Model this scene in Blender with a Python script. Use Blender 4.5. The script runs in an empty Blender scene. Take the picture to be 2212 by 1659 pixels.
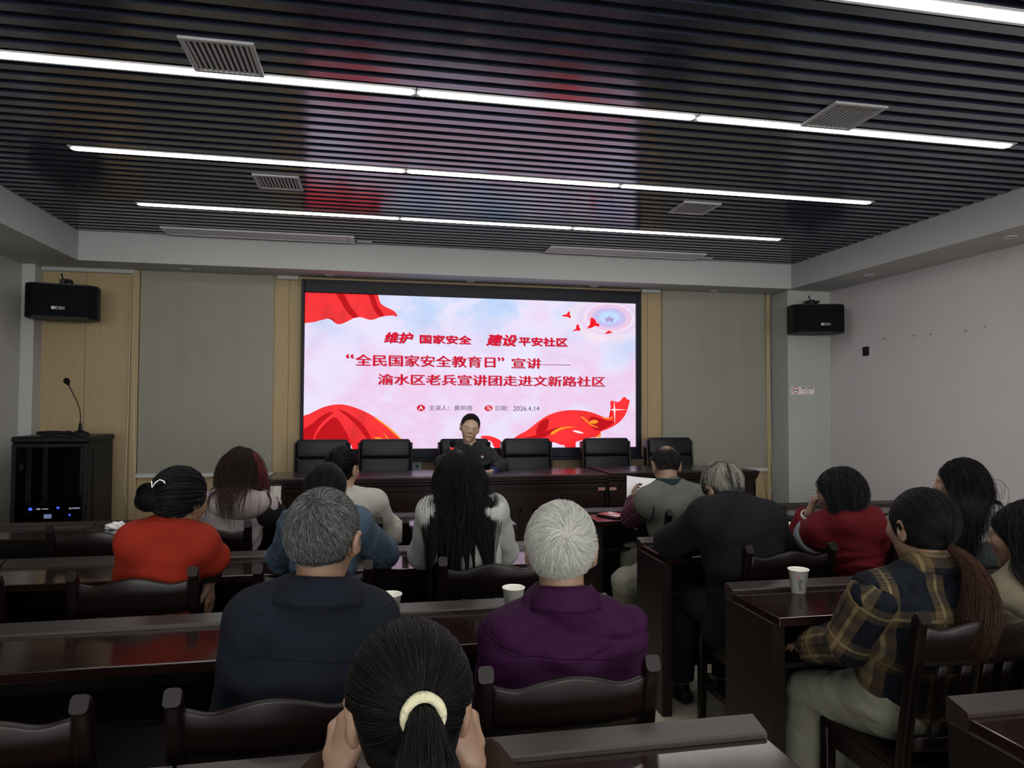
import bpy, bmesh, math, random
import numpy as np
from mathutils import Vector, Matrix
PI = math.pi
sc = bpy.context.scene
COL = sc.collection

# ---------------------------------------------------------------- camera, world, exposure
cam_d = bpy.data.cameras.new('camera')
cam_d.sensor_fit = 'HORIZONTAL'; cam_d.sensor_width = 36.0
cam_d.lens = 1492.13 / 2212 * 36.0
cam_d.clip_start = 0.05
cam = bpy.data.objects.new('camera', cam_d); COL.objects.link(cam)
cam.matrix_world = Matrix(((0.98114167, -0.0098968, -0.19303647, 0),
                           (-0.19324185, -0.02793462, -0.98075341, 0),
                           (0.00431392, 0.99956076, -0.0293203, 1.47),
                           (0, 0, 0, 1)))
sc.camera = cam
w = bpy.data.worlds.new('world'); sc.world = w; w.use_nodes = True
w.node_tree.nodes['Background'].inputs[0].default_value = (0.02, 0.022, 0.026, 1)
w.node_tree.nodes['Background'].inputs[1].default_value = 0.3
sc.view_settings.view_transform = 'Standard'; sc.view_settings.look = 'None'
sc.view_settings.gamma = 1.0; sc.view_settings.use_curve_mapping = False
sc.view_settings.exposure = 0.0
STRIP_POWER = 25.0       # radiance of the ceiling light strips
REAR_FILL = 14.0          # radiance of the unseen fill panels added behind the viewer
SCREEN_POWER = 1.05       # radiance scale of the LED screen
sc.cycles.use_denoising = True
sc.cycles.max_bounces = 6; sc.cycles.diffuse_bounces = 4; sc.cycles.glossy_bounces = 3
sc.cycles.transmission_bounces = 3; sc.cycles.transparent_max_bounces = 4
sc.cycles.sample_clamp_indirect = 4.0
sc.cycles.caustics_reflective = False; sc.cycles.caustics_refractive = False

# ---------------------------------------------------------------- helpers
def lin(r, g, b):
    f = lambda c: (c/255/12.92) if c/255 <= .04045 else ((c/255+.055)/1.055)**2.4
    return (f(r), f(g), f(b))
def tag(o, label=None, cat=None, group=None, kind=None):
    if label: o['label'] = label
    if cat: o['category'] = cat
    if group: o['group'] = group
    if kind: o['kind'] = kind
    return o
def empty(name, loc, rz=0, label=None, cat=None, group=None):
    o = bpy.data.objects.new(name, None); COL.objects.link(o)
    o.location = loc; o.rotation_euler = (0, 0, rz); o.empty_display_size = .1
    return tag(o, label, cat, group)
def obj(name, bm, mats, parent=None, smooth=False, loc=None):
    """link a bmesh (or mesh) as ONE object"""
    if isinstance(bm, bpy.types.Mesh): me = bm
    else:
        me = bpy.data.meshes.new(name); bmesh.ops.recalc_face_normals(bm, faces=bm.faces[:]); bm.to_mesh(me); bm.free()
    if not isinstance(mats, (list, tuple)): mats = [mats]
    if len(me.materials): me.materials.clear()
    for m in mats: me.materials.append(m)
    if smooth:
        me.polygons.foreach_set('use_smooth', [True]*len(me.polygons)); me.update()
    o = bpy.data.objects.new(name, me); COL.objects.link(o)
    if parent: o.parent = parent
    if loc: o.location = loc
    return o
def copy_tree(o, parent=None):
    c = o.copy(); COL.objects.link(c); c.parent = parent
    for ch in list(o.children): copy_tree(ch, c)
    return c
def box(bm, x0, x1, y0, y1, z0, z1, bev=0.0, seg=1, mat=0, M=None):
    vs = [bm.verts.new((x, y, z)) for x in (x0, x1) for y in (y0, y1) for z in (z0, z1)]
    q = [(0,1,3,2),(4,6,7,5),(0,4,5,1),(2,3,7,6),(0,2,6,4),(1,5,7,3)]
    fs = [bm.faces.new([vs[i] for i in f]) for f in q]
    for f in fs: f.material_index = mat
    if bev > 0:
        es = list({e for f in fs for e in f.edges})
        r = bmesh.ops.bevel(bm, geom=es, offset=bev, segments=seg, affect='EDGES', profile=.5)
        vs = list({v for f in r['faces'] for v in f.verts} | {v for v in vs if v.is_valid})
        for f in r['faces']: f.material_index = mat
    if M is not None:
        bmesh.ops.transform(bm, matrix=M, verts=[v for v in vs if v.is_valid])
    return bm
def sweep(bm, pts, prof, closed=False, cap=True, mat=0, ups=None, scale=None):
    """sweep a closed 2-D profile [(a,b)] along points; a = side, b = up"""
    n = len(pts); rings = []
    P = [Vector(p) for p in pts]
    for i in range(n):
        a = P[(i-1) % n] if (closed or i > 0) else P[i]
        b = P[(i+1) % n] if (closed or i < n-1) else P[i]
        t = (b-a).normalized()
        up = Vector(ups[i] if ups else (0, 0, 1))
        if abs(t.dot(up)) > .95: up = Vector((0, 1, 0)) if abs(t.y) < .9 else Vector((1, 0, 0))
        s = t.cross(up).normalized(); u = s.cross(t)
        k = scale[i] if scale else 1
        rings.append([bm.verts.new(P[i] + s*(x*k) + u*(y*k)) for x, y in prof])
    m = len(prof)
    for i in range(n if closed else n-1):
        r0, r1 = rings[i], rings[(i+1) % n]
        for j in range(m):
            f = bm.faces.new((r0[j], r0[(j+1) % m], r1[(j+1) % m], r1[j])); f.material_index = mat; f.smooth = True
    if cap and not closed:
        for r in (rings[0][::-1], rings[-1]):
            f = bm.faces.new(r); f.material_index = mat
    return bm
def circ(r, n=10): return [(r*math.cos(2*PI*i/n), r*math.sin(2*PI*i/n)) for i in range(n)]
def rrect(w, h, r, n=3):
    o = []
    for cx, cy, a0 in ((w/2-r, h/2-r, 0), (-w/2+r, h/2-r, 90), (-w/2+r, -h/2+r, 180), (w/2-r, -h/2+r, 270)):
        for i in range(n+1):
            a = math.radians(a0 + 90*i/n); o.append((cx+r*math.cos(a), cy+r*math.sin(a)))
    return o
def tube(bm, pts, r, n=8, **k): return sweep(bm, pts, circ(1 if isinstance(r, list) else r, n), scale=(r if isinstance(r, list) else None), **k)
def lathe(bm, prof, n=32, c=(0, 0, 0), mat=0, M=None):
    rings = []; new = []
    for r, z in prof:
        if r < 1e-6: rings.append([bm.verts.new((c[0], c[1], c[2]+z))]); new += rings[-1]; continue
        rings.append([bm.verts.new((c[0]+r*math.cos(2*PI*i/n), c[1]+r*math.sin(2*PI*i/n), c[2]+z)) for i in range(n)]); new += rings[-1]
    for a, b in zip(rings, rings[1:]):
        for i in range(n):
            j = (i+1) % n
            if len(a) == 1 and len(b) == 1: continue
            vs = (a[0], b[i], b[j]) if len(a) == 1 else (a[i], b[0], a[j]) if len(b) == 1 else (a[i], b[i], b[j], a[j])
            f = bm.faces.new(vs); f.smooth = True; f.material_index = mat
    if M is not None: bmesh.ops.transform(bm, matrix=M, verts=new)
    return bm
def prism(bm, poly, y0, y1, mat=0):
    """polygon in (x,z) extruded from y0 to y1"""
    a = [bm.verts.new((x, y0, z)) for x, z in poly]; b = [bm.verts.new((x, y1, z)) for x, z in poly]
    n = len(poly)
    fs = [bm.faces.new(a), bm.faces.new(b[::-1])] + [bm.faces.new((a[i], b[i], b[(i+1) % n], a[(i+1) % n])) for i in range(n)]
    for f in fs: f.material_index = mat
    return bm
def prism_x(bm, poly, x0, x1, mat=0):
    """polygon in (y,z) extruded along x"""
    a = [bm.verts.new((x0, y, z)) for y, z in poly]; b = [bm.verts.new((x1, y, z)) for y, z in poly]
    n = len(poly)
    fs = [bm.faces.new(a[::-1]), bm.faces.new(b)] + [bm.faces.new((a[i], a[(i+1) % n], b[(i+1) % n], b[i])) for i in range(n)]
    for f in fs: f.material_index = mat
    return bm
NB = lambda: bmesh.new()

# ---------------------------------------------------------------- materials
class NT:
    def __init__(s, name):
        s.m = bpy.data.materials.new(name); s.m.use_nodes = True; s.t = s.m.node_tree
        s.b = s.t.nodes['Principled BSDF']; s.out = s.t.nodes['Material Output']
    def n(s, typ, **k):
        o = s.t.nodes.new(typ)
        for a, v in k.items():
            if a.startswith('i_'): o.inputs[int(a[2:])].default_value = v
            else: setattr(o, a, v)
        return o
    def l(s, a, b): s.t.links.new(a, b)
    def coords(s, kind='Object', scale=(1, 1, 1), rot=(0, 0, 0)):
        c = s.n('ShaderNodeTexCoord'); m = s.n('ShaderNodeMapping')
        m.inputs['Scale'].default_value = scale; m.inputs['Rotation'].default_value = rot
        s.l(c.outputs[kind], m.inputs[0]); return m.outputs[0]
    def noise(s, vec, scale, detail=4, rough=.5, dist=0):
        o = s.n('ShaderNodeTexNoise'); o.inputs['Scale'].default_value = scale; o.inputs['Detail'].default_value = detail
        o.inputs['Roughness'].default_value = rough; o.inputs['Distortion'].default_value = dist
        s.l(vec, o.inputs['Vector']); return o.outputs[0]
    def ramp(s, fac, stops):
        o = s.n('ShaderNodeValToRGB'); e = o.color_ramp.elements
        while len(e) < len(stops): e.new(.5)
        for i, (p, c) in enumerate(stops): e[i].position = p; e[i].color = tuple(c)+(1,)
        s.l(fac, o.inputs[0]); return o.outputs[0]
    def math(s, op, a, b=None, c=None):
        o = s.n('ShaderNodeMath', operation=op)
        for i, v in enumerate((a, b, c)):
            if v is None: continue
            if isinstance(v, (int, float)): o.inputs[i].default_value = v
            else: s.l(v, o.inputs[i])
        return o.outputs[0]
    def mix(s, fac, a, b, blend='MIX'):
        o = s.n('ShaderNodeMix', data_type='RGBA', blend_type=blend)
        for sock, v in ((o.inputs[0], fac), (o.inputs[6], a), (o.inputs[7], b)):
            if isinstance(v, (int, float)): sock.default_value = v
            elif isinstance(v, tuple): sock.default_value = tuple(v)+((1,) if len(v) == 3 else ())
            else: s.l(v, sock)
        return o.outputs[2]
    def bump(s, h, strength=.3, dist=.01):
        o = s.n('ShaderNodeBump'); o.inputs['Strength'].default_value = strength; o.inputs['Distance'].default_value = dist
        s.l(h, o.inputs['Height']); s.l(o.outputs[0], s.b.inputs['Normal']); return o
    def base(s, v):
        if isinstance(v, tuple): s.b.inputs['Base Color'].default_value = tuple(v)+(1,)
        else: s.l(v, s.b.inputs['Base Color'])
    def set(s, **k):
        for a, v in k.items(): s.b.inputs[a.replace('_', ' ')].default_value = v
        return s
MAT = {}
def plain(name, col, rough=.5, metal=0.0, spec=.5, noise=0.0, nscale=30, bump=0.0, bscale=200):
    t = NT(name); t.set(Roughness=rough, Metallic=metal); t.b.inputs['Specular IOR Level'].default_value = spec
    if noise > 0:
        f = t.noise(t.coords(), nscale, 5)
        t.base(t.ramp(f, [(.3, tuple(c*(1-noise) for c in col)), (.7, tuple(min(1, c*(1+noise)) for c in col))]))
    else: t.base(tuple(col))
    if bump > 0: t.bump(t.noise(t.coords(), bscale, 3), bump, .002)
    MAT[name] = t.m; return t.m
def emit(name, col, power):
    t = NT(name); t.base((0, 0, 0)); t.b.inputs['Emission Color'].default_value = tuple(col)+(1,)
    t.b.inputs['Emission Strength'].default_value = power; MAT[name] = t.m
    t.set(Roughness=.6); t.b.inputs['Specular IOR Level'].default_value = 0.1
    return t.m
def wood(name, c0, c1, rough=.3, axis=0, spec=.5, coat=0.0):
    t = NT(name); sc_ = [9, 9, 9]; sc_[axis] = .7
    v = t.coords('Object', tuple(sc_))
    f = t.noise(v, 6, 6, .62, .6)
    t.base(t.ramp(f, [(.3, c0), (.72, c1)])); t.set(Roughness=rough)
    t.b.inputs['Specular IOR Level'].default_value = spec
    t.b.inputs['Coat Weight'].default_value = coat; t.b.inputs['Coat Roughness'].default_value = .12
    t.bump(t.noise(t.coords('Object', tuple(x*3 for x in sc_)), 9, 3), .02, .001)
    MAT[name] = t.m; return t.m
wood('desk_wood', (.0085, .0040, .0036), (.0155, .0068, .006), .13, 0, .5)
wood('edge_wood', (.012, .0066, .006), (.022, .012, .0105), .36, 0, .6)
wood('desk_panel_wood', (.005, .0031, .0028), (.0095, .0054, .0048), .42, 2, .25)
wood('podium_wood', (.010, .0046, .0041), (.018, .0078, .0068), .28, 0, .22)
wood('chair_wood', (.0034, .0016, .0015), (.0068, .0028, .0025), .34, 2, .26)
plain('back_paint', (.75, .74, .72), .8)
plain('wall_paint', (.40, .40, .39), .75, bump=.05, bscale=300, noise=.03, nscale=3)
plain('wall_paint_right', (.52, .49, .495), .7, bump=.05, bscale=300, noise=.03, nscale=2)
plain('column_paint', (.34, .36, .34), .7, noise=.03, nscale=2)
plain('bulkhead_paint', (.38, .39, .385), .75, noise=.02, nscale=2)
plain('slat_metal', (.022, .027, .046), .15)
MAT['slat_metal'].node_tree.nodes['Principled BSDF'].inputs['IOR'].default_value = 2.65
plain('void_black', (.045, .052, .075), .9)
plain('housing_grey', (.45, .45, .47), .5)
plain('white_metal', (.5, .49, .51), .5)
plain('grille_white', (.36, .36, .37), .5)
plain('vent_dark', (.02, .02, .022), .8)
plain('black_plastic', (.0055, .0058, .007), .5, spec=.2)
plain('black_cloth', (.0048, .0052, .007), .9, spec=.1, noise=.3, nscale=300, bump=.2, bscale=900)
plain('black_metal', (.0055, .0056, .006), .42, spec=.22)
plain('screen_frame', (.0055, .0062, .0125), .5, spec=.2)
plain('steel', (.33, .33, .34), .3, metal=.9)
plain('chrome', (.6, .6, .62), .15, metal=1)
plain('white_plastic', (.55, .56, .55), .4)
plain('blind_bar', (.42, .43, .44), .4)
plain('cord_white', (.6, .58, .52), .6)
plain('paper', (.72, .72, .74), .8)
plain('pale_ink', (.02, .02, .02), .7)
plain('red_ink', (.45, .02, .03), .6)
plain('logo_silver', (.45, .46, .47), .4, metal=.3)
# beige vertical-reed wall covering
def wallcover():
    t = NT('beige_panel'); v = t.coords('Object')
    s = t.n('ShaderNodeSeparateXYZ'); t.l(v, s.inputs[0])
    rib = t.math('SINE', t.math('MULTIPLY', s.outputs[0], 2*PI/.012))
    n = t.noise(t.coords('Object', (60, 60, 1.2)), 3, 4)
    t.base(t.ramp(n, [(.3, (.31, .23, .125)), (.7, (.37, .28, .16))]))
    t.set(Roughness=.75); t.bump(rib, .12, .002); MAT['beige_panel'] = t.m
wallcover()
def blind():
    t = NT('blind_fabric'); v = t.coords('Object', (1, 1, 1))
    n = t.noise(v, 500, 2); n2 = t.noise(v, 1.3, 3)
    t.base(t.mix(.25, t.ramp(n, [(.3, (.21, .20, .163)), (.7, (.255, .245, .20))]), t.ramp(n2, [(.35, (.20, .193, .157)), (.7, (.27, .257, .207))])))
    t.set(Roughness=.85); t.bump(n, .1, .001); MAT['blind_fabric'] = t.m
blind()
def floor_mat():
    t = NT('floor_tile'); v = t.coords('Object')
    br = t.n('ShaderNodeTexBrick', offset=0.0)
    br.inputs['Scale'].default_value = 1.0; br.inputs['Brick Width'].default_value = .6; br.inputs['Row Height'].default_value = .6
    br.inputs['Mortar Size'].default_value = .003; br.inputs['Mortar'].default_value = (.12, .11, .09, 1)
    n = t.noise(v, 14, 6, .6)
    c = t.ramp(n, [(.3, (.36, .33, .26)), (.7, (.46, .43, .35))])
    t.l(v, br.inputs['Vector']); t.l(c, br.inputs['Color1']); t.l(c, br.inputs['Color2'])
    t.base(br.outputs['Color']); t.set(Roughness=.22); MAT['floor_tile'] = t.m
floor_mat()
def leather(name, c):
    t = NT(name); n = t.n('ShaderNodeTexVoronoi'); n.inputs['Scale'].default_value = 260
    t.l(t.coords(), n.inputs['Vector']); t.base(tuple(c)); t.set(Roughness=.42); t.b.inputs['Specular IOR Level'].default_value = .22
    t.bump(n.outputs[0], .12, .001); MAT[name] = t.m
leather('black_leather', (.0062, .007, .0105))
leather('pad_leather', (.014, .0135, .018))
MAT['pad_leather'].node_tree.nodes['Principled BSDF'].inputs['Roughness'].default_value = .2
MAT['pad_leather'].node_tree.nodes['Principled BSDF'].inputs['Specular IOR Level'].default_value = .6
emit('strip_light', (1.0, 0.975, .94), STRIP_POWER)

# ---------------------------------------------------------------- room shell
XL, XR, YF, YB, ZS, ZCEIL = -3.04, 4.72, 6.85, -4.4, 2.68, 2.93
XIL, XIR, YIF = -2.5, 4.222, 6.45           # inner edges of the ceiling bulkhead
def struct(name, bm, m, **k): return tag(obj(name, bm, m, **k), kind='structure')
struct('floor', box(NB(), XL-.1, XR+.1, YB-.1, YF+.1, -.1, 0), MAT['floor_tile'])
struct('wall_left', box(NB(), XL-.12, XL, YB-.12, YF+.12, 0, 3.2), MAT['wall_paint'])
struct('wall_right', box(NB(), XR, XR+.12, YB-.12, YF+.12, 0, 3.2), MAT['wall_paint_right'])
struct('wall_back', box(NB(), XL, XR, YB-.12, YB, 0, 3.2), MAT['back_paint'])
bm = NB(); box(bm, XL, XR, YF, YF+.12, 0, 3.2)
struct('wall_front', bm, MAT['beige_panel'])
# unseen window-shaped glowing panels, added to brighten what faces the viewer
emit("rear_fill_glow", (1.0, 1.0, .97), REAR_FILL)
for i, x in enumerate((-1.9, .84, 3.58)):
    bm = NB(); box(bm, x-.95, x+.95, YB, YB+.012, .95, 2.45, mat=1)
    for a in ((x-1.0, x-.95, .9, 2.5), (x+.95, x+1.0, .9, 2.5), (x-.95, x+.95, .9, .95), (x-.95, x+.95, 2.45, 2.5), (x-.025, x+.025, .95, 2.45)): box(bm, a[0], a[1], YB, YB+.05, a[2], a[3], .004)
    struct(f'fill_panel_{i+1}', bm, [MAT['white_plastic'], MAT['rear_fill_glow']])
# ceiling: black void slab with a field of U-profile slats running left to right
LIGHT_Y = [5.465, 4.335, 3.22, 2.134, 1.02, -.09, -1.2, -2.31, -3.42]  # last two rows are unseen, added for more light from behind
bm = NB(); box(bm, XL, XR, YB, YF, 3.02, 3.14, mat=1)
pitch, sw = .1014, .052
y = 5.465
k0 = int((YIF-.03-5.465)/pitch)
ys = [5.465 + pitch*k for k in range(k0, -110, -1)]
for y in ys:
    if y-.03 < YB: break
    zb = 2.93
    box(bm, XIL-.01, XIR+.01, y-sw/2, y+sw/2, zb, 3.0)
for x in np.arange(XIL+.4, XIR, 1.1):      # carrier rails above the slats
    box(bm, x-.015, x+.015, YB, YIF, 2.995, 3.025, mat=1)
struct('ceiling', bm, [MAT['slat_metal'], MAT['void_black']])
# bulkheads around the slat field
struct('trim_1', box(NB(), XIL-.001, XIR+.001, YIF, YF, ZS, 3.02), MAT['bulkhead_paint'])
struct('trim_2', box(NB(), XL, XIL, YB, YF, ZS, 3.02), MAT['bulkhead_paint'])
struct('trim_3', box(NB(), XIR, XR, YB, YF, ZS, 3.02), MAT['bulkhead_paint'])
# right-hand column, left-hand pilaster, cornice strips, platform under the head table
struct('trim_4', box(NB(), 4.222, XR, 6.515, YF, 0, ZS, .004), MAT['column_paint'])
struct('trim_5', box(NB(), XL, -2.935, 6.70, YF, 0, ZS, .003), MAT['wall_paint'])
bm = NB()
for x0, x1 in ((-2.93, -2.17), (-.93, -.73), (2.72, 2.93)): box(bm, x0, x1, YF-.05, YF, ZS-.035, ZS, .004)
struct('trim_6', bm, MAT['bulkhead_paint'])
struct('trim_7', box(NB(), -1.5, 4.2, 5.12, YF, 0, .14, .004), MAT['desk_panel_wood'])
bm = NB()       # timber jambs beside the blinds and thin seams between wall panels
for x0, x1 in ((-2.185, -2.125), (4.155, 4.2)): box(bm, x0, x1, YF-.045, YF, .0, ZS-.002, .004)
struct('trim_8', bm, MAT['beige_panel'])
bm = NB()
for x in (-2.58, -.82, -.1, .55, 1.2, 1.85, 2.4, 2.80): box(bm, x-.0015, x+.0015, YF-.0015, YF, .0, ZS)
struct('trim_9', bm, MAT['vent_dark'])
struct('baseboard_left', box(NB(), XL, XL+.012, YB, 6.70, 0, .1, .003), MAT['desk_panel_wood'])
struct('baseboard_right', box(NB(), XR-.012, XR, YB, 6.51, 0, .1, .003), MAT['desk_panel_wood'])

# ---------------------------------------------------------------- ceiling fixtures
def strip_light(x0, x1, y, label, group):
    t = empty('linear_light', ((x0+x1)/2, y, 2.93), 0, label, 'ceiling light', group)
    h = (x1-x0)/2
    bm = NB(); box(bm, -h, h, -.046, .046, -.004, 0.0, .001); obj('housing', bm, MAT['housing_grey'], t)
    bm = NB(); z0, z1 = -.007, -.0042          # diffuser with bevelled ends
    pl = [(-h+.004, 0), (-h+.022, .024), (h-.022, .024), (h-.004, 0), (h-.022, -.024), (-h+.022, -.024)]
    a = [bm.verts.new((x, yy, z0)) for x, yy in pl]; b = [bm.verts.new((x, yy, z1)) for x, yy in pl]
    bm.faces.new(a); bm.faces.new(b[::-1])
    for i in range(6): bm.faces.new((a[i], a[(i+1) % 6], b[(i+1) % 6], b[i]))
    obj('diffuser', bm, MAT['strip_light'], t)
SEG = [(-1.735, .168, 'left'), (.173, 1.577, 'middle'), (1.582, 3.476, 'right')]
ROWN = ['row nearest the big screen', 'second row from the big screen', 'third row from the big screen', 'row cut by the photo top']
for i, y in enumerate(LIGHT_Y):
    for x0, x1, s in SEG:
        if i < 4: strip_light(x0, x1, y, f'{s} white linear ceiling strip light of the {ROWN[i]}', 'linear ceiling strip lights')
        else: strip_light(x0, x1, y, f'unseen white linear ceiling strip light above and behind the viewer', 'ceiling strip lights behind the viewer')
def vent(cx, cy, label):
    t = empty('air_vent', (cx, cy, 2.93), 0, label, 'air vent', 'square ceiling air vents')
    w_ = .145; bm = NB()
    for a in ((-w_, w_, -w_, -w_+.022), (-w_, w_, w_-.022, w_), (-w_, -w_+.022, -w_+.022, w_-.022), (w_-.022, w_, -w_+.022, w_-.022)):
        box(bm, *a, -.012, 0, .002)
    obj('frame', bm, MAT['grille_white'], t)
    obj('backing', box(NB(), -w_+.02, w_-.02, -w_+.02, w_-.02, -.0015, 0), MAT['vent_dark'], t)
    bm = NB()
    for k in range(11):
        x = -w_+.034 + k*.0222
        box(bm, x-.0055, x+.0055, -w_+.022, w_-.022, -.009, -.004)
    obj('louvre', bm, MAT['grille_white'], t)
vent(-.645, 3.05, 'square white ceiling vent upper left above the third strip light row')
vent(2.29, 3.05, 'square white ceiling vent upper right behind the third strip light row')
vent(-.645, 4.73, 'small looking square ceiling vent left of the screen reflection')
vent(2.295, 4.715, 'small looking square ceiling vent right of the screen reflection')
def ac(x0, x1, y0, y1, label):
    t = empty('air_conditioner_grille', ((x0+x1)/2, (y0+y1)/2, 2.93), 0, label, 'air conditioner', 'long air conditioner grilles by the front bulkhead')
    h, d = (x1-x0)/2, (y1-y0)/2; bm = NB()
    for a in ((-h, h, -d, -d+.025), (-h, h, d-.025, d), (-h, -h+.05, -d+.025, d-.025), (h-.05, h, -d+.025, d-.025)): box(bm, *a, -.016, 0, .003)
    obj('frame', bm, MAT['white_metal'], t)
    obj('flap', box(NB(), -h+.055, h-.055, -d+.05, d-.055, -.012, -.004, .003), MAT['white_metal'], t)
    obj('slot', box(NB(), -h+.05, h-.05, -d+.025, d-.025, -.003, 0), MAT['vent_dark'], t)
    obj('receiver_plate', box(NB(), h+.02, h+.15, d-.07, d-.04, -.008, 0, .002), MAT['white_metal'], t)
ac(-1.77, -.2, 6.125, 6.37, 'long white air conditioner grille in the ceiling left of the screen')
ac(1.56, 3.115, 6.125, 6.37, 'long white air conditioner grille in the ceiling above the screen right end')
DL = [(-1.70, 6.667, 'recessed downlight in the soffit above the left blind'), (-.44, 6.686, 'recessed downlight in the soffit above the screen left corner'),
      (.905, 6.735, 'recessed downlight in the soffit above the screen middle'), (2.176, 6.74, 'recessed downlight in the soffit above the screen right part'),
      (3.50, 6.74, 'recessed downlight in the soffit above the right blind'), (4.46, 5.603, 'recessed downlight in the right hand soffit near the right speaker'),
      (4.43, 4.125, 'recessed downlight in the right hand soffit by the right photo edge')]
for x, y, lb in DL:
    t = empty('downlight', (x, y, ZS), 0, lb, 'ceiling light', 'unlit recessed downlights')
    bm = NB(); lathe(bm, [(.046, 0), (.046, -.004), (.034, -.006), (.032, -.001), (.032, 0)], 24); obj('ring', bm, MAT['white_metal'], t)
    bm = NB(); lathe(bm, [(0, -.0015), (.0315, -.0015), (.0315, 0), (0, 0)], 24); obj('lens', bm, MAT['grille_white'], t)

# ---------------------------------------------------------------- roller blinds
def roller_blind(x0, x1, z0, cordx, label):
    y = YF-.03
    t = empty('roller_blind', ((x0+x1)/2, y, z0), 0, label, 'roller blind', 'roller blinds beside the screen')
    h = (x1-x0)/2; bm = NB(); n = 24           # very gently rippled cloth
    f = [(-h + 2*h*i/n, .004*math.sin(i*1.3)+.003*math.sin(i*.5)) for i in range(n+1)]
    vs = []
    for z in np.linspace(.0, ZS-z0-.002, 14): vs.append([bm.verts.new((x, yy*(.3+.7*math.sin(z*1.3)**2), z)) for x, yy in f])
    vb = [[bm.verts.new((v.co.x, v.co.y+.002, v.co.z)) for v in r] for r in vs]
    for A, s in ((vs, 1), (vb, -1)):
        for r0, r1 in zip(A, A[1:]):
            for i in range(n): bm.faces.new((r0[i], r0[i+1], r1[i+1], r1[i])[::s])
    obj('fabric', bm, MAT['blind_fabric'], t, True)
    obj('bottom_bar', box(NB(), -h-.012, h+.012, -.012, .010, -.032, .004, .003), MAT['blind_bar'], t)
    bm = NB(); s = -1 if cordx < (x0+x1)/2 else 1
    cx = cordx-(x0+x1)/2
    loop = [(cx-.028, -.012, ZS-z0-.01), (cx-.033, -.014, .6), (cx-.045, -.016, -.15), (cx-.03, -.018, -.26), (cx, -.018, -.29), (cx+.028, -.018, -.24), (cx+.04, -.016, -.1), (cx+.02, -.014, .3), (cx-.01, -.012, ZS-z0-.01)]
    tube(bm, loop, .0022, 6); obj('pull_cord', bm, MAT['cord_white'], t)
roller_blind(-2.118, -.955, .82, -2.165, 'wide grey roller blind left of the big screen')
roller_blind(2.955, 4.145, .79, 4.18, 'wide grey roller blind right of the big screen')

# ---------------------------------------------------------------- LED screen with the slide it shows
YS = 6.78                                         # plane of the lit panel
SP = SCREEN_POWER
def slide_mat(name, r, g, b, k=1.0): return emit(name, lin(r, g, b), k*SP)
slide_mat('slide_red', 238, 22, 34); slide_mat('slide_dark_red', 190, 10, 22); slide_mat('slide_amber', 250, 150, 40)
slide_mat('slide_title', 216, 20, 48); slide_mat('slide_grey', 92, 84, 92); slide_mat('slide_white', 250, 244, 250)
slide_mat('slide_star', 176, 156, 214); slide_mat('slide_shadow', 150, 96, 116)
def slide_cloth():
    t = NT('slide_cloth'); v = t.coords('Object', (3.2, 1, 1.6), (0, -.6, 0))
    n = t.noise(v, 1.6, 2, .4, .8)
    c = t.ramp(n, [(.2, lin(206, 12, 24)), (.45, lin(238, 18, 30)), (.7, lin(250, 30, 36))])
    t.base((0, 0, 0)); t.l(c, t.b.inputs['Emission Color']); t.b.inputs['Emission Strength'].default_value = SP; t.set(Roughness=.6); MAT['slide_cloth'] = t.m
slide_cloth()
def slide_sky():
    t = NT('slide_sky'); v = t.coords('Object'); s = t.n('ShaderNodeSeparateXYZ'); t.l(v, s.inputs[0])
    n1 = t.noise(t.coords('Object', (1, 1, 1.35)), 1.15, 8, .56, .25)
    n2 = t.noise(t.coords('Object', (1, 1, 1.3), (0, .7, 0)), 1.7, 7, .58, .2)
    pink = t.ramp(n1, [(.36, lin(226, 224, 247)), (.47, lin(229, 216, 243)), (.55, lin(232, 198, 230)), (.62, lin(230, 208, 238)), (.72, lin(232, 226, 247))])
    blue = t.ramp(n2, [(.34, lin(168, 202, 242)), (.47, lin(194, 210, 243)), (.58, lin(226, 222, 245)), (.7, lin(230, 210, 238))])
    zf = t.n('ShaderNodeMapRange'); zf.inputs[1].default_value = .12; zf.inputs[2].default_value = .62
    t.l(t.math('ADD', s.outputs[2], t.math('MULTIPLY', t.math('SUBTRACT', n1, .5), .9)), zf.inputs[0])
    c = t.mix(zf.outputs[0], pink, blue)
    # concentric pale rings in the upper right corner of the slide
    dx = t.math('SUBTRACT', s.outputs[0], 1.369); dz = t.math('DIVIDE', t.math('SUBTRACT', s.outputs[2], .589), .56)
    r = t.math('SQRT', t.math('ADD', t.math('MULTIPLY', dx, dx), t.math('MULTIPLY', dz, dz)))
    ring = t.ramp(r, [(.0, lin(196, 226, 250)), (.09, lin(186, 214, 248)), (.13, lin(190, 184, 236)), (.17, lin(204, 176, 228)), (.2, lin(238, 196, 222)), (.235, lin(236, 182, 214)), (.25, lin(244, 226, 238)), (.30, lin(232, 200, 232)), (.36, lin(244, 220, 234)), (.42, lin(250, 226, 226)), (.5, lin(232, 220, 244))])
    rf = t.n('ShaderNodeMapRange'); rf.inputs[1].default_value = .62; rf.inputs[2].default_value = .3; t.l(r, rf.inputs[0])
    c = t.mix(t.math('MULTIPLY', rf.outputs[0], .8), c, ring)
    t.base((0, 0, 0)); t.l(c, t.b.inputs['Emission Color']); t.b.inputs['Emission Strength'].default_value = SP
    t.set(Roughness=.6); MAT['slide_sky'] = t.m
slide_sky()
SC0 = (.986, YS, 1.78)
scr = empty('led_screen', (.998, YF, .915), 0, 'large lit wall screen showing a red and pink lecture title slide', 'screen')
def on(o, parent):      # parent keeping the world position of geometry that was built in world coordinates
    o.parent = parent; o.matrix_parent_inverse = parent.matrix_basis.inverted(); return o
bm = NB()
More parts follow.
